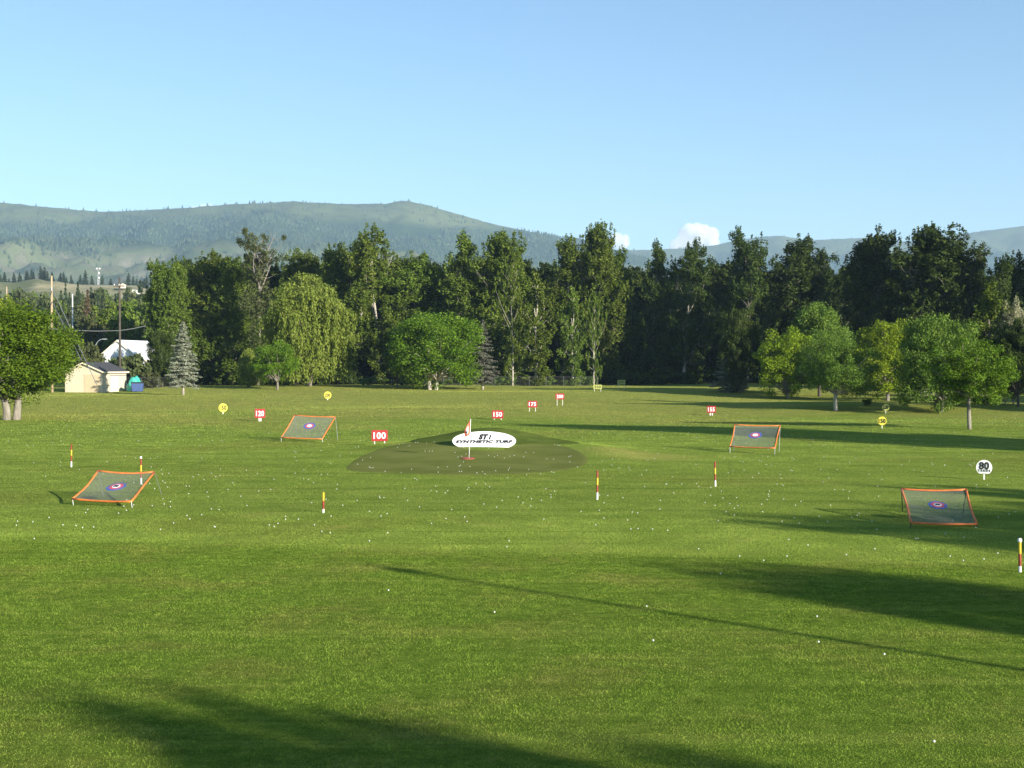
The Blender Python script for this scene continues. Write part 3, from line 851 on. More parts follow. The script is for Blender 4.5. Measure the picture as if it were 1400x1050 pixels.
for (x, y, h, w, k, lab) in [(24.0, -9.0, 11.4, 5.2, 0, 'broad shade tree beside the tee, casting the nearest shadow'), (28.2, -9.6, 10.7, 3.6, 1, 'second, slimmer shade tree behind the tee, in the nearest shadow'),
                             (37.0, 3.0, 12.25, 5.8, 0, 'round shade tree right of the tee, casting the middle shadow'), (43.4, 14.3, 12.0, 10.0, 2, 'wide shade tree right of the tee, shading the right net'),
                             (46.5, 16.5, 12.3, 9.0, 0, 'oval shade tree right of the tee behind the wide one'), (49.8, 19.0, 12.0, 8.0, 0, 'full shade tree right of the tee beside the slim one'),
                             (54, 21, 14.5, 4.5, 1, 'slim shade tree far right of the tee')]:
    plant('shade_tree', P['maple'][k], (x, y, float(ground(x, y))), h, w, M['maple'], M['bark'], lab, 'tree', 'shade trees beside the tee')
lp = empty('light_pole', (28.3, 3.5, 0), 0, 'tall plain wooden pole right of the tee', 'pole')
m = MB(); m.tube([(0, 0, -.3), (0, 0, 12.1)], [.16, .07], 10); m.build('shaft', M['polewood'], lp)
m = MB(); m.box((-.25, -.12, 11.6), (.25, .12, 11.9)); m.build('lamp_head', M['steel'], lp)

# ------------------------------------------------------------------ distance signs
def post_sign(px, base, py0, py1, wpx, txt, face, ink, label, cat='sign', posts=2, gap=.62, shape='box', sub=None, postw=.05, group='yardage signs'):
    p = G(px, base); s = p.y / F
    e = empty('distance_sign', p, -math.atan2(p.x, p.y), label, cat, group)
    z1 = (base - py0) * s; z0 = (base - py1) * s; w = wpx * s
    m = MB()
    if shape == 'box':
        m.box((-w / 2, -.02, z0), (w / 2, .02, z1)); th = .02
        bd = m.build('board', face, e)
        bv = bd.modifiers.new('soft edge', 'BEVEL'); bv.width = .008; bv.segments = 2
    else:
        rr = w / 2; m.disc((0, 0, (z0 + z1) / 2), rr, .04, 40, None if shape == 'disc' else rr * .78)
        bd = m.build('board', face, e)
    if txt:
        hh = (z1 - z0) * (.60 if shape == 'box' else .50)
        o = link('number', text_mesh(txt, w * (.76 if len(txt) > 2 else .62), hh, (.028 if ink is not M['black'] else (.03 if shape != 'box' else .012)) if sub is None else .03, 0, 1.08), ink, bd)
        o.location = (0, -.028, (z0 + z1) / 2 + (0 if sub is None else w * .13))
    if sub:
        o = link('lettering', text_mesh(sub, w * .76, w * .16, .008, 0, 1.7), ink, bd); o.location = (0, -.028, (z0 + z1) / 2 - w * .19)
    offs = [0] if posts == 1 else [-w * gap / 2, w * gap / 2]
    for ox in offs:
        m = MB(); m.box((ox - postw / 2, .022, -.15), (ox + postw / 2, .022 + postw, z1 - .05 if shape == 'box' else (z0 + z1) / 2)); m.build('post', M['post'], e)
    return e

post_sign(519, 606.5, 588, 603, 22, '100', M['red'], M['white'], 'large red rectangular board reading 100 in white, left of the putting green')
post_sign(680.5, 574, 561, 572, 15.5, '150', M['red'], M['white'], 'red rectangular board reading 150 on two white posts above the oval plaque')
post_sign(728, 562.5, 548, 557, 13, '175', M['red'], M['white'], 'red rectangular board reading 175 on two tall white posts')
post_sign(765.5, 554.5, 538, 546, 12, '200', M['red'], M['white'], 'red rectangular board reading 200 on two tall white posts')
post_sign(355.5, 576, 559, 571.5, 14, '120', M['red'], M['white'], 'squarish red board reading 120 before the left orange net', gap=.16, postw=.10)
post_sign(972.5, 568, 555, 564.5, 12, '155', M['red'], M['white'], 'squarish red board reading 155 on close white posts at right of centre', gap=.24, postw=.12)
post_sign(305, 566, 551.5, 563.5, 12, '150', M['yellow'], M['black'], 'bright yellow round disc reading 150 on the lawn at the left', posts=1, shape='disc', postw=.09)
post_sign(448, 547, 535.5, 545, 10, '200', M['yellow'], M['black'], 'bright yellow round disc reading 200 below the weeping willow', posts=1, shape='disc', postw=.1)
post_sign(1206, 585.5, 569.5, 581.5, 12, '150', M['yellow'], M['black'], 'yellow round disc reading 150 on the sunny lawn at the right', posts=1, shape='disc', postw=.07)
post_sign(1211, 565.5, 552.5, 561.5, 9.5, '200', M['dimyellow'], M['black'], 'dull yellow round disc in the shade behind the bright 150 disc', posts=1, shape='disc', postw=.08)
post_sign(817, 535.5, 526, 532, 11.5, '250', M['dimyellow'], M['black'], 'pale yellow board reading 250 at the far edge of the lawn', posts=2, gap=.75)
post_sign(849.5, 531.5, 519.5, 525.5, 10.5, '300', M['dimyellow'], M['black'], 'dull yellow board reading 300 in the shade of the dark wood', posts=2, gap=.75)
post_sign(1345.5, 656, 629, 649.5, 21, '80', M['white'], M['black'], 'white round board reading 80 YARDS at the right of the range', posts=1, shape='cut', sub='YARDS', postw=.07)

# ------------------------------------------------------------------ target nets
def target_net(feet_b, cb, ct, feet_t, d_top, sag, num, label, leg_mat):
    """feet_b: pixels of the two front feet; cb: pixel heights of the front corners; ct: rear corners; feet_t: rear feet"""
    fb = [G(*q) for q in feet_b]; ft = [G(*q) for q in feet_t]
    B = [AT(c[0], c[1], f.y) for c, f in zip(cb, fb)]
    T = [AT(c[0], c[1], d) for c, d in zip(ct, d_top)]
    org = (fb[0] + fb[1]) / 2
    e = empty('target_net', org, 0, label, 'golf net', 'orange framed target nets')
    B = [b - org for b in B]; T = [t - org for t in T]; fb = [f - org for f in fb]; ft = [f - org for f in ft]
    mid = lambda a, b, s: (a + b) / 2 + Vector((0, 0, -s))
    ctr = (B[0] + B[1] + T[0] + T[1]) / 4
    def edge(a, b, n=8):
        out = []
        for i in range(n + 1):
            t = i / n; p = a.lerp(b, t); q = p.lerp(ctr, 0) + Vector((0, 0, -sag * math.sin(PI * t)))
            q += (ctr - q).normalized() * sag * .9 * math.sin(PI * t); out.append(q)
        return out
    loop = edge(B[0], B[1])[:-1] + edge(B[1], T[1])[:-1] + edge(T[1], T[0])[:-1] + edge(T[0], B[0])
    m = MB(); wr = .036
    rad = [wr * (1.0 + .12 * math.sin(i * 2.1)) for i in range(len(loop))]
    for seg in (loop[0:9], loop[8:17], loop[16:25], loop[24:33]):
        m.tube(seg, [wr * (1 + .1 * math.sin(i * 1.7)) for i in range(9)], 10)
    m.build('frame', M['orange'], e, True)
    n = 12; eb, er, et, el = edge(B[0], B[1], n), edge(B[1], T[1], n), edge(T[0], T[1], n), edge(B[0], T[0], n)
    def surf(u, v):
        i, j = u * n, v * n
        def at(E, s):
            a = min(int(s), n - 1); return E[a].lerp(E[a + 1], s - a)
        p = at(eb, i) * (1 - v) + at(et, i) * v + at(el, j) * (1 - u) + at(er, j) * u
        p = p - (B[0] * (1 - u) * (1 - v) + B[1] * u * (1 - v) + T[0] * (1 - u) * v + T[1] * u * v)
        return p + Vector((0, 0, -sag * .7 * math.sin(PI * u) * math.sin(PI * v)))
    V = [surf(i / n, j / n) for j in range(n + 1) for i in range(n + 1)]
    me = bpy.data.meshes.new('netting'); me.from_pydata([tuple(v) for v in V], [], [(j * (n + 1) + i, j * (n + 1) + i + 1, (j + 1) * (n + 1) + i + 1, (j + 1) * (n + 1) + i) for j in range(n) for i in range(n)]); me.update()
    link('netting', me, M['net'], e, True)
    # bullseye lying on the netting
    ux = (B[1] - B[0] + T[1] - T[0]).normalized(); uy = (T[0] - B[0] + T[1] - B[1]).normalized()
    nz = ux.cross(uy).normalized(); uy = nz.cross(ux)
    W = (B[1] - B[0]).length; Hh = ((T[0] - B[0]).length + (T[1] - B[1]).length) / 2
    c = surf(.5, .60)
    bm_ = MB()
    rad0 = W * .14; asp = min(1.25, Hh / W)
    for k, (rr, hh) in enumerate(((1, .012), (.70, .018), (.42, .024))):
        bm_.mi = k
        vs, fs = [], []
        for h_ in (0.004, hh):
            for q in range(36):
                g = 2 * PI * q / 36; w_ = 1 + (.06 * math.sin(g * 9) if k == 0 else 0)
                vs.append(c + (ux * math.cos(g) + uy * math.sin(g) * asp) * rad0 * rr * w_ + nz * h_)
        fs.append(tuple(range(36, 72))); fs += [(q, (q + 1) % 36, (q + 1) % 36 + 36, q + 36) for q in range(36)]
        bm_.add(vs, fs)
    be = bm_.build('bullseye', [M['blue'], M['pink'], M['white']], e)
    if num:
        tm = text_mesh(num, rad0 * .5, rad0 * .36 * asp, .04)
        co = [c + ux * v.co.x + uy * v.co.z + nz * (.03 - v.co.y) for v in tm.vertices]
        for v, q in zip(tm.vertices, co): v.co = q
        link('number', tm, M['black'], be)
    for a, b in ((fb[0], B[0]), (fb[1], B[1]), (ft[0], T[0]), (ft[1], T[1])):
        m = MB(); m.tube([a + Vector((0, 0, -.1)), b], .016, 8); m.build('leg', leg_mat, e)
    return e

target_net([(101, 690.5), (181, 694)], [(99, 682), (179.5, 685.5)], [(134, 643.5), (211, 645.5)], [(142, 678), (222, 676)], (53.5, 53.3), .06, '50', 'sagging orange-framed net with bullseye 50, nearest the left edge, stake behind it', M['steel'])
target_net([(1245, 722), (1335.5, 721)], [(1245.5, 714.5), (1335.5, 716.5)], [(1232.5, 668.5), (1321, 669.5)], [(1234, 698), (1316, 702)], (47.2, 46.6), .035, '50', 'orange-framed net with large blue bullseye 50, half in shade below the 80 yards board', M['darksteel'])
target_net([(384.5, 604), (441, 604.5)], [(384.5, 598), (440.5, 600)], [(402.5, 567.5), (458.5, 570)], [(407, 601), (462, 602)], (94.8, 94.4), .03, None, 'far left orange-framed net between the red 120 and 100 boards', M['steel'])
target_net([(998, 619), (1059, 621.5)], [(998, 610.5), (1059.5, 612.5)], [(1004.5, 580.5), (1066.5, 582)], [(1003, 616), (1065, 617)], (83.2, 82.6), .03, None, 'far right orange-framed net standing across the long tree shadow', M['steel'])

# ------------------------------------------------------------------ marker stakes
def stake(px, base, top, bands, cap, label):
    p = G(px, base); s = p.y / F; H = (base - top) * s
    e = empty('marker_stake', p, 0, label, 'stake', 'striped yardage stakes')
    e.rotation_euler = (random.uniform(-.02, .02), random.uniform(-.02, .02), 0)
    z = -.1; tot = sum(b[1] for b in bands); z1 = 0
    for c, f in bands:
        z1 += H * f / tot
        m = MB(); m.tube([(0, 0, z), (0, 0, z1)], .037, 12); m.build('band', M[c], e, False)['label'] = {'sred': 'red', 'syel': 'yellow', 'white': 'white'}[c] + ' painted band of the stake'
        z = z1
    if cap:
        m = MB(); m.tube([(0, 0, H), (0, 0, H + .03), (0, 0, H + .075), (0, 0, H + .10)], [.045, .055, .05, .02], 12); m.build('cap', M['white'], e, True)
w4 = [('white', 1), ('sred', 1.05), ('syel', 1), ('sred', 1.05)]
stake(97.5, 638.5, 607, w4, False, 'red and yellow striped stake at the far left, standing clear of any net')
stake(193, 662, 627, w4, True, 'striped stake with white cap seen behind the left sagging net')
stake(442, 701, 673, [('white', .5), ('sred', 1.1), ('syel', 1.1)], False, 'short stake with yellow top half, alone in front of the putting green on its left')
stake(816.5, 683, 643, w4, False, 'tall striped stake just right of the putting green')
stake(978, 665, 631, w4, False, 'striped stake below the far right net')
stake(1394.5, 782, 741, [('white', .5), ('sred', 1.05), ('syel', 1)], True, 'yellow and red stake with white cap at the right edge, nearest the tee')

# ------------------------------------------------------------------ plaque, flag and cup ring on the green
base = AT(662, 616.6, 79.0)
gz = float(ground(base.x, base.y))
pl = empty('advertising_plaque', (base.x, base.y, gz), -math.atan2(base.x, base.y), 'large white oval plaque with black lettering leaning on the back of the putting green', 'sign')
Wp = 85 * 81.2 / F; Hp = 1.36; tilt = R(40)
n = 72
def oval(w, h, y0, y1):
    vs = []
    for yy_ in (y0, y1):
        for q in range(n):
            g = 2 * PI * q / n
            cx_, cz_ = math.cos(g), math.sin(g)
            vs.append((w / 2 * math.copysign(abs(cx_) ** .97, cx_), yy_, h / 2 * math.copysign(abs(cz_) ** .97, cz_)))
    return vs, [tuple(range(n)), tuple(range(2 * n - 1, n - 1, -1))] + [(q, q + n, (q + 1) % n + n, (q + 1) % n) for q in range(n)]
m = MB(); m.add(*oval(Wp, Hp, -.02, .02)); board = m.build('board', M['plaque'], pl)
board.rotation_euler = (-tilt, 0, 0)
z_mid = (base.z - gz) + Hp / 2 * math.cos(tilt) + .02
board.location = (0, Hp / 2 * math.sin(tilt), z_mid)
for (nm, tx, w_, h_, x_, z_, mt, sh, bd) in [('logo', 'ST', .58, .40, -.03, .28, 'black', .35, .07), ('logo', 'i', .16, .36, .34, .27, 'black', .35, .05),
                                          ('lettering', 'SYNTHETIC TURF', Wp * .90, .20, 0, -.06, 'black', .25, .055)]:
    o = link(nm, text_mesh(tx, w_, h_, bd, sh, 1.1), M[mt], board); o.location = (x_, -.034, z_)
m = MB()
for k in range(12):
    x_ = -Wp * .40 + k * Wp * .8 / 11
    m.box((x_ - .06, -.028, -.215), (x_ + .06, -.021, -.185))
m.build('rule', M['grey'], board)
for sx in (-1, 1):
    m = MB(); m.tube([(sx * Wp * .22, .62, -.1), (sx * Wp * .22, Hp * .5 * math.sin(tilt) + .20, z_mid - .02)], .03, 8); m.build('prop', M['post'], pl)

p = G(641, 627.5); s = p.y / F
fl_ = empty('flagstick', p, 0, 'white flagstick with drooping red and white flag on the putting green', 'flag')
Hf = (627.5 - 572.5) * s
m = MB(); m.tube([(0, 0, -.1), (.10, 0, Hf)], [.022, .018], 10); m.build('pole', M['post'], fl_, True)
cols, rows = 9, 11
m = MB(); vv, ff, mi = [], [], []
for th in (0, .012):
    for i in range(cols):
        for j in range(rows):
            u, v = i / (cols - 1), j / (rows - 1)
            x_ = .10 - .02 * v - u * .34 * (1 - .1 * v)
            z_ = Hf - .02 - .80 * v * (1 - .45 * u) - u * .62 + .10 * u * v
            vv.append((x_, .07 * math.sin(u * 7 + v * 2) * u + th, z_))
nn = cols * rows
for i in range(cols - 1):
    for j in range(rows - 1):
        a = i * rows + j
        ff.append((a, a + rows, a + rows + 1, a + 1)); ff.append((nn + a, nn + a + 1, nn + a + rows + 1, nn + a + rows))
        edge_ = i in (0, 1, 2, 6, 7) or j in (0, 1, 8, 9)
        mi += [0 if edge_ else (2 if (i in (4, 5) and j in (5, 6)) else 1)] * 2
me = bpy.data.meshes.new('flag'); me.from_pydata(vv, [], ff); me.update()
o = link('flag', me, [M['flagred'], M['flagwhite'], M['black']], fl_, True); me.polygons.foreach_set('material_index', np.array(mi, np.int32))
m = MB(); n_ = 40
vs = []
for rr in (.12, .36):
    for q in range(n_):
        g = 2 * PI * q / n_; x_, y_ = p.x - .05 + rr * math.cos(g), p.y + rr * 1.15 * math.sin(g)
        vs.append((x_, y_, float(ground(x_, y_)) + .055))
for rr in (.12, .36):
    for q in range(n_):
        g = 2 * PI * q / n_; x_, y_ = p.x - .05 + rr * math.cos(g), p.y + rr * 1.15 * math.sin(g)
        vs.append((x_, y_, float(ground(x_, y_)) + .02))
fs = []
for q in range(n_):
    a, b = q, (q + 1) % n_
    fs += [(a, n_ + a, n_ + b, b), (n_ + a, 3 * n_ + a, 3 * n_ + b, n_ + b), (2 * n_ + a, a, b, 2 * n_ + b)]
m.add(vs, fs); tag(m.build('cup_ring', M['ringred']), 'flat red ring around the flagstick on the putting green', 'ring')

# ------------------------------------------------------------------ golf balls
bm = bmesh.new(); bmesh.ops.create_icosphere(bm, subdivisions=2, radius=.019); bme = bpy.data.meshes.new('golf_ball'); bm.to_mesh(bme); bm.free()
bme.materials.append(M['ball']); bme.polygons.foreach_set('use_smooth', np.ones(len(bme.polygons), bool))
spots = [(531, 809), (676, 839), (884, 831), (893, 878), (1117, 845), (1119, 880), (1209, 897), (1277, 1017), (985, 786), (128, 722), (86, 719), (293, 721), (24, 714), (104, 720), (440, 728), (1044, 768), (1076, 762), (1011, 762),
         (955, 752), (1157, 760), (1196, 752), (1299, 762), (1317, 768), (1345, 766), (1364, 758), (1252, 738), (693, 749), (1292, 731), (696, 741), (530, 730), (505, 741), (430, 719), (380, 717), (590, 717), (120, 698), (117, 702), (173, 699), (67, 709), (45, 715),
         (233, 694), (233, 687), (223, 683), (258, 676), (283, 674), (318, 661), (289, 697), (294, 722), (229, 667), (231, 648), (222, 649), (206, 628), (289, 648), (295, 653), (301, 651), (271, 650), (279, 657), (264, 653), (162, 703),
         (660, 612), (668, 613.5), (634, 613), (641, 613.5), (622, 620), (626, 626), (631, 625), (637, 622), (668, 624), (676, 626), (680, 624), (697, 625), (703, 624), (716, 626), (719, 620), (489, 636), (505, 640), (507, 641), (510, 641), (581, 618), (587, 618), (591, 618), (546, 608), (551, 607), (568, 606), (571, 606), (628, 646), (631, 646), (652, 648), (663, 649), (599, 647), (570, 657), (567, 655), (720, 650), (695, 644), (754, 646), (757, 647), (762, 609), (744, 606), (758, 609)]
for _ in range(330):
    y_ = 585 + 165 * random.betavariate(1.7, 2.0)
    x_ = random.uniform(10, 1395)
    if random.random() < .45: x_ = random.gauss(560, 190) if random.random() < .45 else random.gauss(1060, 150)
    if 0 < x_ < 1398: spots.append((x_, y_))
for _ in range(110): spots.append((random.uniform(20, 1390), random.uniform(545, 612)))
pts = sorted((G(*q) for q in spots), key=lambda q: q.y)
LB = 'white golf ball lying on the grass of the range'
def ball_z(q):
    onturf = bool(inside(oc, np.array([q.x]), np.array([q.y]))[0])
    return q.z + (.055 if onturf else .036)
for q in pts[:290]:
    o = bpy.data.objects.new('golf_ball', bme); COL.objects.link(o); o.location = (q.x, q.y, ball_z(q))
    tag(o, LB, 'golf ball', 'golf balls scattered over the range')
bv = np.array([v.co for v in bme.vertices]); bf = np.array([list(f.vertices) for f in bme.polygons])
VV = np.vstack([bv + np.array([q.x, q.y, ball_z(q)]) for q in pts[290:]])
FF = np.vstack([bf + i * len(bv) for i in range(len(pts) - 290)])
tag(link('scattered_golf_balls', mesh_np('scattered_golf_balls', VV, FF, 3), M['ball'], None, True), 'farther golf balls lying scattered as white specks', 'golf balls', kind='stuff')

# ------------------------------------------------------------------ shed, barn, bins, poles at the left
def gable_building(name, c0, u, v, wu, lv, eave, rise, over, mats, label, cat):
    """c0: nearest corner, u: along the gable wall, v: along the eave wall (unit vectors on the ground)"""
    e = empty(name, c0, 0, label, cat)
    u, v = Vector((*u, 0)).normalized(), Vector((*v, 0)).normalized(); Z = Vector((0, 0, 1))
    pt = lambda a, b, z: u * a + v * b + Z * z
    m = MB()
    A = [pt(0, 0, -.4), pt(wu, 0, -.4), pt(wu, 0, eave), pt(wu / 2, 0, eave + rise), pt(0, 0, eave)]
    B_ = [p_ + v * lv for p_ in A]
    m.add(A + B_, [(0, 1, 2, 3, 4), (9, 8, 7, 6, 5), (0, 4, 9, 5), (1, 6, 7, 2), (0, 5, 6, 1)])
    m.build('wall', mats[0], e)
    m = MB(); th = .16; sl = rise / (wu / 2)
    for side in (0, 1):
        def rp(a, b, z): return pt(a if side == 0 else wu - a, b, z)
        e0 = -over
        lo, hi = eave + e0 * sl + .02, eave + rise + .02
        q = [rp(e0, -over, lo), rp(wu / 2, -over, hi), rp(wu / 2, lv + over, hi), rp(e0, lv + over, lo)]
        q2 = [a + Z * th for a in q]
        m.add(q + q2, [(0, 1, 2, 3), (7, 6, 5, 4), (0, 4, 5, 1), (1, 5, 6, 2), (2, 6, 7, 3), (3, 7, 4, 0)])
    m.build('roof', mats[1], e)
    m = MB()
    for side in (0, 1):
        def rp(a, b, z): return pt(a if side == 0 else wu - a, b, z)
        lo, hi = eave - over * sl + .02, eave + rise + .02
        a0, a1 = rp(-over, -over - .05, lo - .10), rp(wu / 2, -over - .05, hi - .10)
        q = [a0, a1, a1 + Z * .22, a0 + Z * .22]; q += [x_ + v * .045 for x_ in q]
        m.add(q, [(0, 1, 2, 3), (7, 6, 5, 4), (0, 4, 5, 1), (1, 5, 6, 2), (2, 6, 7, 3), (3, 7, 4, 0)])
        a0, a1 = rp(-over - .05, -over, lo - .12), rp(-over - .05, lv + over, lo - .12)
        q = [a0, a1, a1 + Z * .24, a0 + Z * .24]; w_ = (u if side == 0 else -u) * .045; q += [x_ + w_ for x_ in q]
        m.add(q, [(0, 1, 2, 3), (7, 6, 5, 4), (0, 4, 5, 1), (1, 5, 6, 2), (2, 6, 7, 3), (3, 7, 4, 0)])
    m.build('fascia', mats[2], e)
    return e, pt

c0 = G(140, 536.8)
sh, pt = gable_building('shed', c0, (-.985, .17), (.17, .985), 6.4, 8.6, 3.35, 1.35, .35, (M['cream'], M['roof'], M['trim']), 'cream walled storage shed with dark gable roof behind the big left tree', 'shed')
def slab(pt, a0, a1, b0, b1, z0, z1, name, mat, par):
    m = MB(); q = [pt(a0, b0, z0), pt(a1, b0, z0), pt(a1, b1, z0), pt(a0, b1, z0), pt(a0, b0, z1), pt(a1, b0, z1), pt(a1, b1, z1), pt(a0, b1, z1)]
    m.add(q, [(0, 3, 2, 1), (4, 5, 6, 7), (0, 1, 5, 4), (1, 2, 6, 5), (2, 3, 7, 6), (3, 0, 4, 7)]); return m.build(name, mat, par)
slab(pt, .5, 3.1, -.05, .01, .02, 2.9, 'door', M['door'], sh)
slab(pt, -.06, .01, 3.0, 5.6, .02, 2.6, 'door', M['trim'], sh)
slab(pt, -.10, .01, 2.6, 8.4, 2.66, 2.80, 'track', M['tile'], sh)

cb = Vector(((190 - 700) / F * 256, 256, 1.3))
bn, ptb = gable_building('barn', cb, (-.985, .12), (.20, .98), 8.2, 13, 5.0, 3.4, .25, (M['barnwhite'], M['barnwhite'], M['trim']), 'white metal barn with bright gable roof behind the shed', 'barn')
slab(ptb, 2.6, 5.4, -.06, .01, 0, 3.6, 'door', M['tile'], bn)

b0 = Vector(((187.5 - 700) / F * 226, 226, float(ground(-61, 226))))
bn2 = empty('rubbish_bin', b0, .35, 'blue steel rubbish skip on the lawn beside the shed', 'bin')
m = MB()
w_, d_, h_ = 1.9, 1.4, 1.5
m.add([(-w_ / 2 + .1, -d_ / 2 + .1, .1), (w_ / 2 - .1, -d_ / 2 + .1, .1), (w_ / 2 - .1, d_ / 2 - .1, .1), (-w_ / 2 + .1, d_ / 2 - .1, .1), (-w_ / 2, -d_ / 2, h_ - .15), (w_ / 2, -d_ / 2, h_ - .15), (w_ / 2, d_ / 2, h_), (-w_ / 2, d_ / 2, h_)],
      [(0, 3, 2, 1), (4, 5, 6, 7), (0, 1, 5, 4), (1, 2, 6, 5), (2, 3, 7, 6), (3, 0, 4, 7)])
for k in range(4): m.box((-w_ / 2 + .25 + k * .5, -d_ / 2 - .03, .3), (-w_ / 2 + .33 + k * .5, -d_ / 2 + .1, h_ - .2))
m.build('body', M['binblue'], bn2)
m = MB(); m.add([(-w_ / 2 - .03, -d_ / 2 - .03, h_ - .13), (w_ / 2 + .03, -d_ / 2 - .03, h_ - .13), (w_ / 2 + .03, d_ / 2 + .03, h_ + .03), (-w_ / 2 - .03, d_ / 2 + .03, h_ + .03), (-w_ / 2 - .03, -d_ / 2 - .03, h_ - .06), (w_ / 2 + .03, -d_ / 2 - .03, h_ - .06), (w_ / 2 + .03, d_ / 2 + .03, h_ + .10), (-w_ / 2 - .03, d_ / 2 + .03, h_ + .10)],
      [(0, 3, 2, 1), (4, 5, 6, 7), (0, 1, 5, 4), (1, 2, 6, 5), (2, 3, 7, 6), (3, 0, 4, 7)]); m.build('lid', M['black'], bn2)
for sx in (-.8, .8):
    m = MB(); m.tube([(sx - .05, -.5, .09), (sx + .05, -.5, .09)], .09, 12); m.build('wheel', M['black'], bn2)

def dome(name, p, r_, h_, mat, label, cat, seed=1):
    bm = bmesh.new(); bmesh.ops.create_icosphere(bm, subdivisions=4, radius=1)
    for v in bm.verts:
        k_ = 1 + .22 * mnoise.noise(v.co * 1.7 + Vector((seed * 7.3, 0, 0))) + .08 * mnoise.noise(v.co * 5)
        v.co = Vector((v.co.x * r_ * k_, v.co.y * r_ * k_, max(-.05, v.co.z) * h_ * k_))
    me = bpy.data.meshes.new(name); bm.to_mesh(me); bm.free()
    o = link(name, me, mat, None, True); o.location = p
    return tag(o, label, cat)
dome('tarpaulin', Vector(((184 - 700) / F * 229.5, 229.5, float(ground(-62, 229.5)))), 1.25, 2.45, M['teal'], 'turquoise tarpaulin over a heap behind the blue skip', 'tarpaulin', 2)
dome('oil_drum', G(176, 533), .6, 1.0, M['tile'], 'low grey covered drum at the right corner of the shed', 'drum', 4)

def pole(px, top, d, r0, mat, label, arms=()):
    x = (px - CX) / F * d; g = float(ground(x, d))
    H = AT(px, top, d).z - g
    e = empty('utility_pole', (x, d, g), 0, label, 'pole')
    m = MB(); m.tube([(0, 0, -.5), (0, 0, H)], [r0, r0 * .62], 10); m.build('shaft', mat, e, True)
    return e, H
e, H1 = pole(71, 377, 222, .24, M['polewood'], 'pale wooden utility pole with two guy wires behind the big left tree')
s_ = 158 / F
for (y0, x1, y1) in ((394, 97, 450), (412, 88, 446)):
    t0 = AT(71, y0, 222); t1 = AT(x1, y1, 214)
    tip = t1 + (t1 - t0) * 1.25
    m = MB(); m.tube([t0 - e.location, tip - e.location], .055, 6); m.build('guy_wire', M['wire'], e)
m = MB(); m.tube([(0, 0, H1 - 2.2), (.12, -.34, H1 - 2.2)], .04, 6); m.tube([(.12, -.34, H1 - 2.4), (.12, -.34, H1 - 1.9)], .07, 8); m.build('insulator', M['post'], e)
e2, H2 = pole(164, 379, 236, .23, M['darkbark'], 'dark creosoted utility pole rising between the shed and the white barn')
m = MB(); m.box((-.9, -.42, H2 - 1.6), (.9, -.28, H2 - 1.42)); m.build('crossarm', M['poledark'], e2)
m = MB()
for k in (-.8, 0, .8): m.tube([(k, -.35, H2 - 1.42), (k, -.35, H2 - 1.15)], .06, 8)
m.build('insulator', M['post'], e2)
pole(29 / 3, 392, 420, .3, M['polewood'], 'short distant pole standing among the trees at the far left')
pole(99.5, 402, 450, .28, M['post'], 'slim pale pole far off among the wooded slope trees')
pts_ = [AT(60, 449, 200), AT(100, 451.5, 210), AT(132, 452.8, 222), AT(163.6, 452, 235.6), AT(182, 449.3, 242), AT(199, 445.5, 249)]
m = MB(); m.tube(pts_, .06, 6); tag(m.build('overhead_wire', M['wire']), 'sagging overhead cable crossing in front of the dark utility pole', 'cable')

x = (130 - CX) / F * 288; g = float(ground(x, 288))
e = empty('street_lamp', (x, 288, g), 0, 'curved-arm grey street lamp between the shed roof and the white barn', 'street lamp')
Ht = AT(130, 463.5, 288).z - g
m = MB(); m.tube([(0, 0, -.3), (0, 0, Ht - 2.2)] + [(1.75 * (1 - math.cos(a)), 0, Ht - 2.2 + 2.2 * math.sin(a)) for a in np.linspace(.15, PI / 2, 9)], [.14, .11] + [.09] * 9, 8); m.build('post', M['steel'], e, True)
m = MB(); m.box((1.6, -.2, Ht - .12), (2.5, .2, Ht + .08)); lm = m.build('lamp', M['steel'], e)

# chain-link fences
M['fence_steel'] = plain('weathered_fence_tube', (.09, .095, .09), .7, .2)
def fence(pts, h, label):
    e = empty('chain_link_fence', pts[0], 0, label, 'fence')
    o = Vector(pts[0])
    m = MB(); rl = MB()
    P_ = [Vector(p_) - o for p_ in pts]
    for a in P_:
        q = MB(); q.tube([a + Vector((0, 0, -.2)), a + Vector((0, 0, h + .06))], .045, 8); q.build('post', M['fence_steel'], e)
    rl.tube([a + Vector((0, 0, h)) for a in P_], .022, 6); rl.build('rail', M['fence_steel'], e)
    for a, b in zip(P_[:-1], P_[1:]):
        m.add([a, b, b + Vector((0, 0, h - .04)), a + Vector((0, 0, h - .04))], [(0, 1, 2, 3)])
    m.build('wire_mesh', M['chain'], e)
xs_ = np.arange(-32, 19, 3.2)
fence([(x_, 259 + .02 * x_, float(ground(x_, 259))) for x_ in xs_], 1.75, 'long chain-link fence along the foot of the tree belt behind the round maple')
xs_ = np.arange(-66, -51, 3.0)
fence([(x_, 236, float(ground(x_, 236))) for x_ in xs_], 2.0, 'short chain-link fence between the shed and the blue spruce')

# ------------------------------------------------------------------ wooded middle distance, bluff and houses at the left
def fbm(x, y, z=0.0, o=5):
    return mnoise.fractal(Vector((x, y, z)), 1.0, 2.0, o)

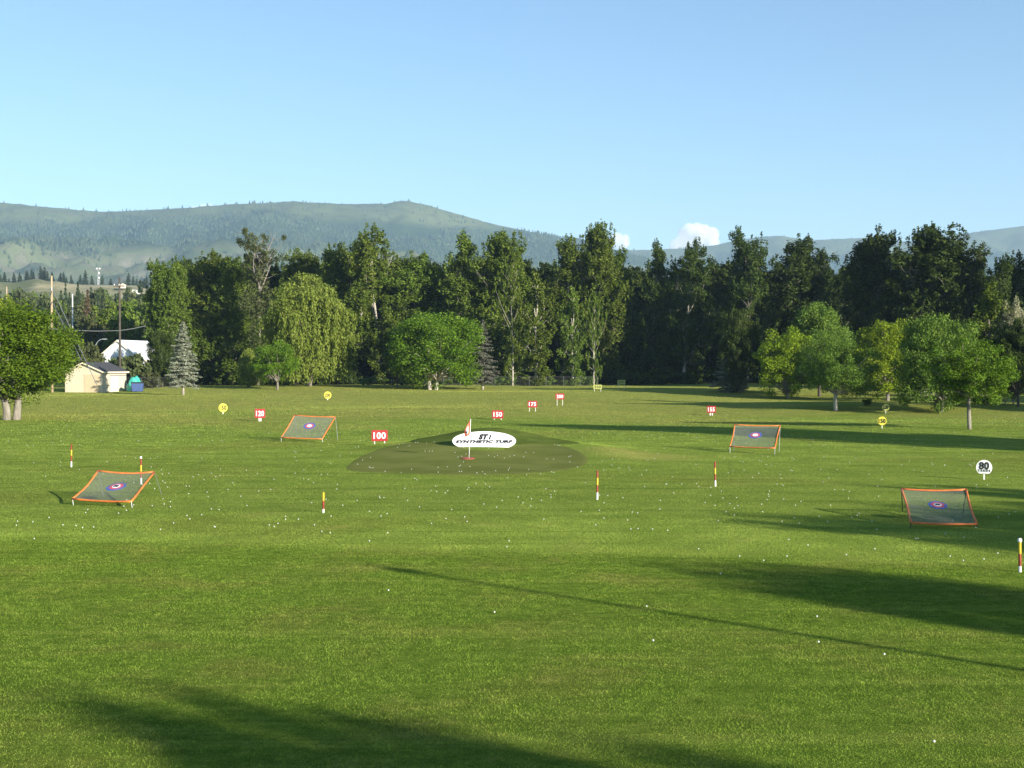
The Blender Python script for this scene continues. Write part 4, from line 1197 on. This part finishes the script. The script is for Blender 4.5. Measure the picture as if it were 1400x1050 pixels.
bl_px = np.linspace(-160, 300, 70)
top_y = np.interp(bl_px, [-160, 0, 22, 34, 44, 54, 66, 78, 92, 110, 130, 160, 186, 202, 230, 300], [386, 383.5, 385, 382, 380, 380, 383, 382.5, 386, 388, 388, 389, 389, 394, 400, 406])
rows_ = np.linspace(0, 1.35, 26)
V = []
for t_ in rows_:
    for px_, ty in zip(bl_px, top_y):
        d_ = 1000 + 330 * t_
        e_ = np.interp(t_, [0, .25, .55, .8, 1, 1.35], [-.004, .25, .52, .8, 1, .92])
        zz = 5 + (500 - ty) / F * e_ * 1330 if t_ > 0 else -6
        px2 = (px_ - CX) / F * d_
        zz += 5 * fbm(px2 * .012, d_ * .012) * (1 if 0 < t_ < .97 else .15)
        V.append((px2, d_, zz))
nb = len(bl_px)
Fq = [(j * nb + i, j * nb + i + 1, (j + 1) * nb + i + 1, (j + 1) * nb + i) for j in range(len(rows_) - 1) for i in range(nb - 1)]
tag(link('sandy_bluff', mesh_np('sandy_bluff', V, Fq), M['sand'], None, True), kind='structure')

r3 = random.Random(8)
LC = 'distant dark conifer on the wooded slope behind the shed'
LD = 'distant olive green broadleaf tree on the wooded slope behind the shed'
for i in range(96):
    d_ = r3.uniform(330, 760); px_ = r3.uniform(72, 205) if i % 4 else r3.uniform(-15, 80)
    ty = r3.uniform(393, 412) if d_ > 480 else r3.uniform(408, 436)
    if r3.random() < .45:
        tree_px('conifer_tree', P['conifer'][r3.randrange(2)], px_, 0, ty, r3.uniform(14, 22), 'conifer', 'darkbark', LC, 'tree', 'conifers on the wooded slope', d_)
    else:
        tree_px('broadleaf_tree', P['far'][r3.randrange(2)], px_, 0, ty + 2, r3.uniform(34, 54), 'olive' if r3.random() < .6 else 'poplar', 'darkbark', LD, 'tree', 'broadleaf trees on the wooded slope', d_)
tree_px('conifer_tree', P['conifer'][0], 120, 0, 397, 24, 'rusty', 'darkbark', 'rusty brown dying conifer midway between the two utility poles', dist=420)
tree_px('conifer_tree', P['conifer'][1], 90, 0, 388, 15, 'conifer', 'darkbark', 'tall pointed conifer just right of the pale utility pole', dist=560)
tree_px('conifer_tree', P['conifer'][0], 107, 0, 386, 18, 'conifer', 'darkbark', 'tallest pointed conifer between the two utility poles', dist=540)
tree_px('conifer_tree', P['conifer'][1], 138, 0, 393, 15, 'conifer', 'darkbark', 'pointed conifer directly below the radio tower', dist=560)
tree_px('conifer_tree', P['conifer'][1], 192, 0, 384, 26, 'conifer', 'darkbark', 'bluish distant conifer at the left end of the tree belt', dist=700)
tree_px('broadleaf_tree', P['far'][0], 10, 0, 405, 48, 'lime', 'darkbark', 'pale green tree behind the big left tree at the left edge', dist=330)
tree_px('broadleaf_tree', P['far'][1], 172, 0, 446, 60, 'apple', 'darkbark', 'mid green tree rising behind the white barn roof', dist=352)
LP = 'small dark pine on the crest of the sandy bluff'
for i in range(80):
    px_ = r3.choice([r3.uniform(-10, 70), r3.uniform(60, 150), r3.uniform(140, 225)])
    d_ = r3.uniform(1345, 1480)
    x_ = (px_ - CX) / F * d_; h_ = r3.uniform(10, 19)
    z_ = 5 + (500 - np.interp(px_, bl_px, top_y)) / F * 1330 - 4
    plant('pine_tree', P['conifer'][i % 2], (x_, d_, z_), h_, h_ * .42, M['conifer'], M['darkbark'], LP, 'tree', 'pines along the crest of the bluff')

def house(px, py, d, w, h, rz, wall, label):
    p_ = AT(px, py, d)
    u = (-math.cos(rz), -math.sin(rz)); v = (-math.sin(rz), math.cos(rz))
    e, ptt = gable_building('house', p_, u, v, w, w * 1.2, h, w * .22, .4, (wall, M['tile'], M['trim']), label, 'house')
    slab(ptt, w * .25, w * .45, -.08, .01, h * .35, h * .75, 'window', M['glass'], e)
    slab(ptt, w * .6, w * .8, -.08, .01, .05, h * .7, 'door', M['door'], e)
house(172, 393.5, 1290, 5, 2.8, .4, M['tanwall'], 'tiny tan house on top of the sandy bluff beside the dark pole')
house(186, 401, 1120, 4, 2.4, -.3, M['white'], 'tiny white house on the bluff right of the dark pole')
house(64, 411.5, 980, 3.5, 2, .2, M['white'], 'tiny white house among trees just left of the pale utility pole')
house(148, 405, 1060, 4.5, 2, .1, M['barnwhite'], 'tiny white long house below the radio tower')

x, y = (135 - CX) / F * 1330, 1330
zb = 5 + (500 - np.interp(135, bl_px, top_y)) / F * 1330 - 1
e = empty('radio_tower', (x, y, zb), 0, 'distant grey lattice radio tower on the bluff crest', 'tower')
Ht = (389 - 366) / F * 1330
m = MB()
for k in range(3):
    a = k * 2.094; m.tube([(1.3 * math.cos(a), 1.3 * math.sin(a), 0), (.5 * math.cos(a), .5 * math.sin(a), Ht)], .16, 5)
for j in range(9):
    for k in range(3):
        a, b = k * 2.094, (k + 1) * 2.094; r0, r1 = 1.3 - .8 * j / 9, 1.3 - .8 * (j + 1) / 9
        m.tube([(r0 * math.cos(a), r0 * math.sin(a), Ht * j / 9), (r1 * math.cos(b), r1 * math.sin(b), Ht * (j + 1) / 9)], .10, 4)
m.build('lattice', M['steel'], e)
for (zz, ox) in ((Ht * .97, -1.2), (Ht * .97, 1.6), (Ht * .70, .9), (Ht * .42, .9)):
    m = MB(); m.tube([(ox, -.6, zz), (ox, -1.1, zz)], .75, 12); m.build('dish', M['white'], e)

# ------------------------------------------------------------------ mountains
def mountain(name, ridge, d0, d1, px0, px1, seed, base_e=-.001, cols=340):
    pxs = np.linspace(px0, px1, cols); ry = np.interp(pxs, [q[0] for q in ridge], [q[1] for q in ridge])
    ts = np.concatenate([np.linspace(0, 1, 90), np.linspace(1.03, 1.3, 8)])
    V = np.empty((len(ts), cols, 3))
    for j, t_ in enumerate(ts):
        for i, px_ in enumerate(pxs):
            tc = min(t_, 1)
            d_ = d0 + (d1 - d0) * t_
            er = (500 - ry[i]) / F
            e_ = base_e + (er - base_e) * (tc ** .92)
            x_ = (px_ - CX) / F * d_
            zz = EYE + e_ * (d0 + (d1 - d0) * tc)
            fade = math.sin(PI * min(1, tc)) ** .7
            zz += 185 * fade * (fbm(x_ * .0011 + seed, d_ * .0006) - .1) + 62 * fade * fbm(x_ * .005, d_ * .003 + seed)
            if t_ > 1: zz -= (t_ - 1) * (d1 - d0) * .10
            zz += 3.5 * fbm(x_ * .02, d_ * .01 + seed, 0, 3)
            if t_ == 0: zz = -1
            V[j, i] = (x_, d_, max(zz, -1.5))
    V_ = V.reshape(-1, 3)
    Fq = [(j * cols + i, j * cols + i + 1, (j + 1) * cols + i + 1, (j + 1) * cols + i) for j in range(len(ts) - 1) for i in range(cols - 1)]
    tag(link(name, mesh_np(name, V_, Fq), M['mountain'], None, True), kind='structure')
    return V

mA = mountain('mountain', [(-800, 296), (-400, 282), (-200, 272), (-50, 274), (0, 277), (60, 283), (140, 290), (200, 287.5), (270, 284), (330, 280), (400, 275.5), (440, 278), (480, 279.5), (530, 278.5), (553, 274.5), (582, 280), (622, 292), (680, 308), (750, 322), (800, 332), (850, 345), (920, 362), (1010, 385), (1100, 405), (1250, 430), (1500, 460), (2200, 480)],
              1650, 6300, -800, 1700, 2.0)
mB = mountain('far_mountain', [(500, 400), (700, 365), (840, 342), (880, 342), (930, 340), (975, 336), (1010, 328), (1045, 323.5), (1066, 322.5), (1105, 329), (1150, 326.5), (1185, 325.5), (1230, 331), (1290, 324), (1340, 316.5), (1400, 309), (1480, 300), (1700, 292), (2200, 300)],
              3600, 8300, 500, 2200, 9.0)

def slope_trees(V, n, seed, h=(9, 18)):
    r_ = np.random.default_rng(seed)
    nt_, nc = V.shape[:2]
    out = []
    k_ = 0
    while k_ < n:
        i = r_.random() * (nc - 2); j = 4 + r_.random() ** .8 * 88
        a, b = int(j), int(i)
        p_ = V[a, b] * (1 - (j - a)) + V[a + 1, b] * (j - a); p_ = p_ + (V[a, b + 1] - V[a, b]) * (i - b)
        q = mnoise.fractal(Vector((p_[0] * .0016, p_[1] * .0016, seed)), 1, 2, 4); q2 = mnoise.fractal(Vector((p_[0] * .006, p_[1] * .004, seed + 5)), 1, 2, 4)
        zz = p_[2] + q * 120
        want = .95 if 400 < zz < 610 else (.55 if zz < 110 else .07)
        if q2 < -.02: want *= .22
        if r_.random() > want: continue
        hh = r_.uniform(*h); rr = hh * r_.uniform(.22, .36); a0 = r_.random() * 2
        out.append(np.array([p_ + [math.cos(a0 + g) * rr, math.sin(a0 + g) * rr, -1] for g in (0, PI / 2, PI, 3 * PI / 2)] + [p_ + [0, 0, hh]]))
        k_ += 1
    Vt = np.vstack(out)
    f = np.array([(0, 1, 4), (1, 2, 4), (2, 3, 4), (3, 0, 4)])
    Ft = (f[None] + (np.arange(n) * 5)[:, None, None]).reshape(-1, 3)
    return Vt, Ft
M['slope'] = mat_two('mountain_conifers', (.038, .062, .028), (.072, .098, .044), .01)
for V_, n_, s_ in ((mA, 52000, 1), (mB, 18000, 2)):
    Vt, Ft = slope_trees(V_, n_, s_)
    tag(link('mountain_forest', mesh_np('mountain_forest', Vt, Ft, 3), M['slope']), 'far conifer forest covering the hazy ' + ('left' if s_ == 1 else 'right') + ' mountain slopes', 'forest', kind='stuff')

# ------------------------------------------------------------------ clouds, beyond the haze
mc, nt, out = mat_new('cloud_white')
v = N(nt, 'ShaderNodeVolumePrincipled'); v.inputs['Color'].default_value = (1, 1, 1, 1); v.inputs['Density'].default_value = .009; v.inputs['Anisotropy'].default_value = -.35
nt.links.new(v.outputs[0], out.inputs['Volume'])
def cloud(px, py, wpx, hpx, dist, seed, label):
    r_ = random.Random(seed)
    c = AT(px, py, dist); s = dist / F
    bm = bmesh.new()
    for k in range(22):
        u = r_.uniform(-1, 1); env = math.sqrt(max(.05, 1 - u * u))
        rr = hpx * s * r_.uniform(.24, .44) * (.4 + .6 * env)
        ctr = Vector((u * wpx * s * .42, r_.uniform(-.3, .3) * hpx * s, r_.uniform(-.35, .38) * hpx * s * env))
        bmesh.ops.create_icosphere(bm, subdivisions=3, radius=rr, matrix=__import__('mathutils').Matrix.Translation(ctr))
    me = bpy.data.meshes.new('cloud'); bm.to_mesh(me); bm.free()
    o = link('cloud', me, mc, None, True); o.location = c
    rm = o.modifiers.new('one skin', 'REMESH'); rm.mode = 'VOXEL'; rm.voxel_size = hpx * s / 22
    dg = bpy.context.evaluated_depsgraph_get(); dg.update()
    m2 = bpy.data.meshes.new_from_object(o.evaluated_get(dg)); o.modifiers.clear(); o.data = m2
    for q in m2.vertices:
        p_ = q.co / (hpx * s)
        q.co += q.normal * hpx * s * (.10 * mnoise.fractal(p_ * 3.2 + Vector((seed, 0, 0)), 1, 2, 4))
    if not m2.materials: m2.materials.append(mc)
    return tag(o, label, 'cloud')
cloud(949, 330, 72, 34, 16000, 3, 'white cumulus cloud behind the treetops right of centre')
cloud(846, 331, 26, 20, 16000, 4, 'small white cloud puff beside the highest centre treetop')
cloud(282, 284, 44, 8, 16000, 6, 'thin white cloud peeping over the left mountain ridge')

# ------------------------------------------------------------------ air
m, nt, out = mat_new('haze_air')
v = N(nt, 'ShaderNodeVolumePrincipled')
v.inputs['Color'].default_value = (.52, .74, 1.0, 1); v.inputs['Density'].default_value = 7.5e-5; v.inputs['Anisotropy'].default_value = .1
nt.links.new(v.outputs[0], out.inputs['Volume'])
mb = MB(); mb.box((-11000, -1800, -3), (11000, 11000, 860))
tag(mb.build('haze', m), 'pale blue haze over the valley', 'haze', kind='stuff')

# ------------------------------------------------------------------ light
EL, AZ = R(15), R(135)          # sun behind the camera to the right
sd = Vector((math.sin(AZ) * math.cos(EL), math.cos(AZ) * math.cos(EL), math.sin(EL)))
sun = bpy.data.lights.new('sun', 'SUN'); sun.energy = 5.0; sun.angle = R(.5); sun.color = (1.0, .93, .80)
so = bpy.data.objects.new('sun', sun); COL.objects.link(so); so.rotation_euler = (-sd).to_track_quat('-Z', 'Y').to_euler()
so.location = sd * 100
w = bpy.data.worlds.new('World'); sc.world = w; w.use_nodes = True
nt = w.node_tree
sky = nt.nodes.new('ShaderNodeTexSky'); sky.sky_type = 'NISHITA'; sky.sun_disc = False
sky.sun_elevation = EL; sky.sun_rotation = AZ; sky.altitude = 400; sky.air_density = 1.0; sky.dust_density = .15; sky.ozone_density = 3.0
bg = nt.nodes['Background']; bg.inputs[1].default_value = .08
nt.links.new(sky.outputs[0], bg.inputs[0])

# ------------------------------------------------------------------ camera
cam = bpy.data.cameras.new('camera'); co = bpy.data.objects.new('camera', cam); COL.objects.link(co)
cam.sensor_width = 36; cam.lens = F / 1400 * 36; cam.clip_start = .1; cam.clip_end = 60000
co.location = (0, 0, EYE); co.rotation_euler = (PI / 2 + PITCH, 0, 0)
sc.camera = co
vs_ = sc.view_settings
vs_.view_transform = 'Standard'; vs_.look = 'None'; vs_.gamma = 1; vs_.exposure = 1.3
sc.cycles.max_bounces = 8; sc.cycles.transparent_max_bounces = 12; sc.cycles.volume_bounces = 2; sc.cycles.use_denoising = True
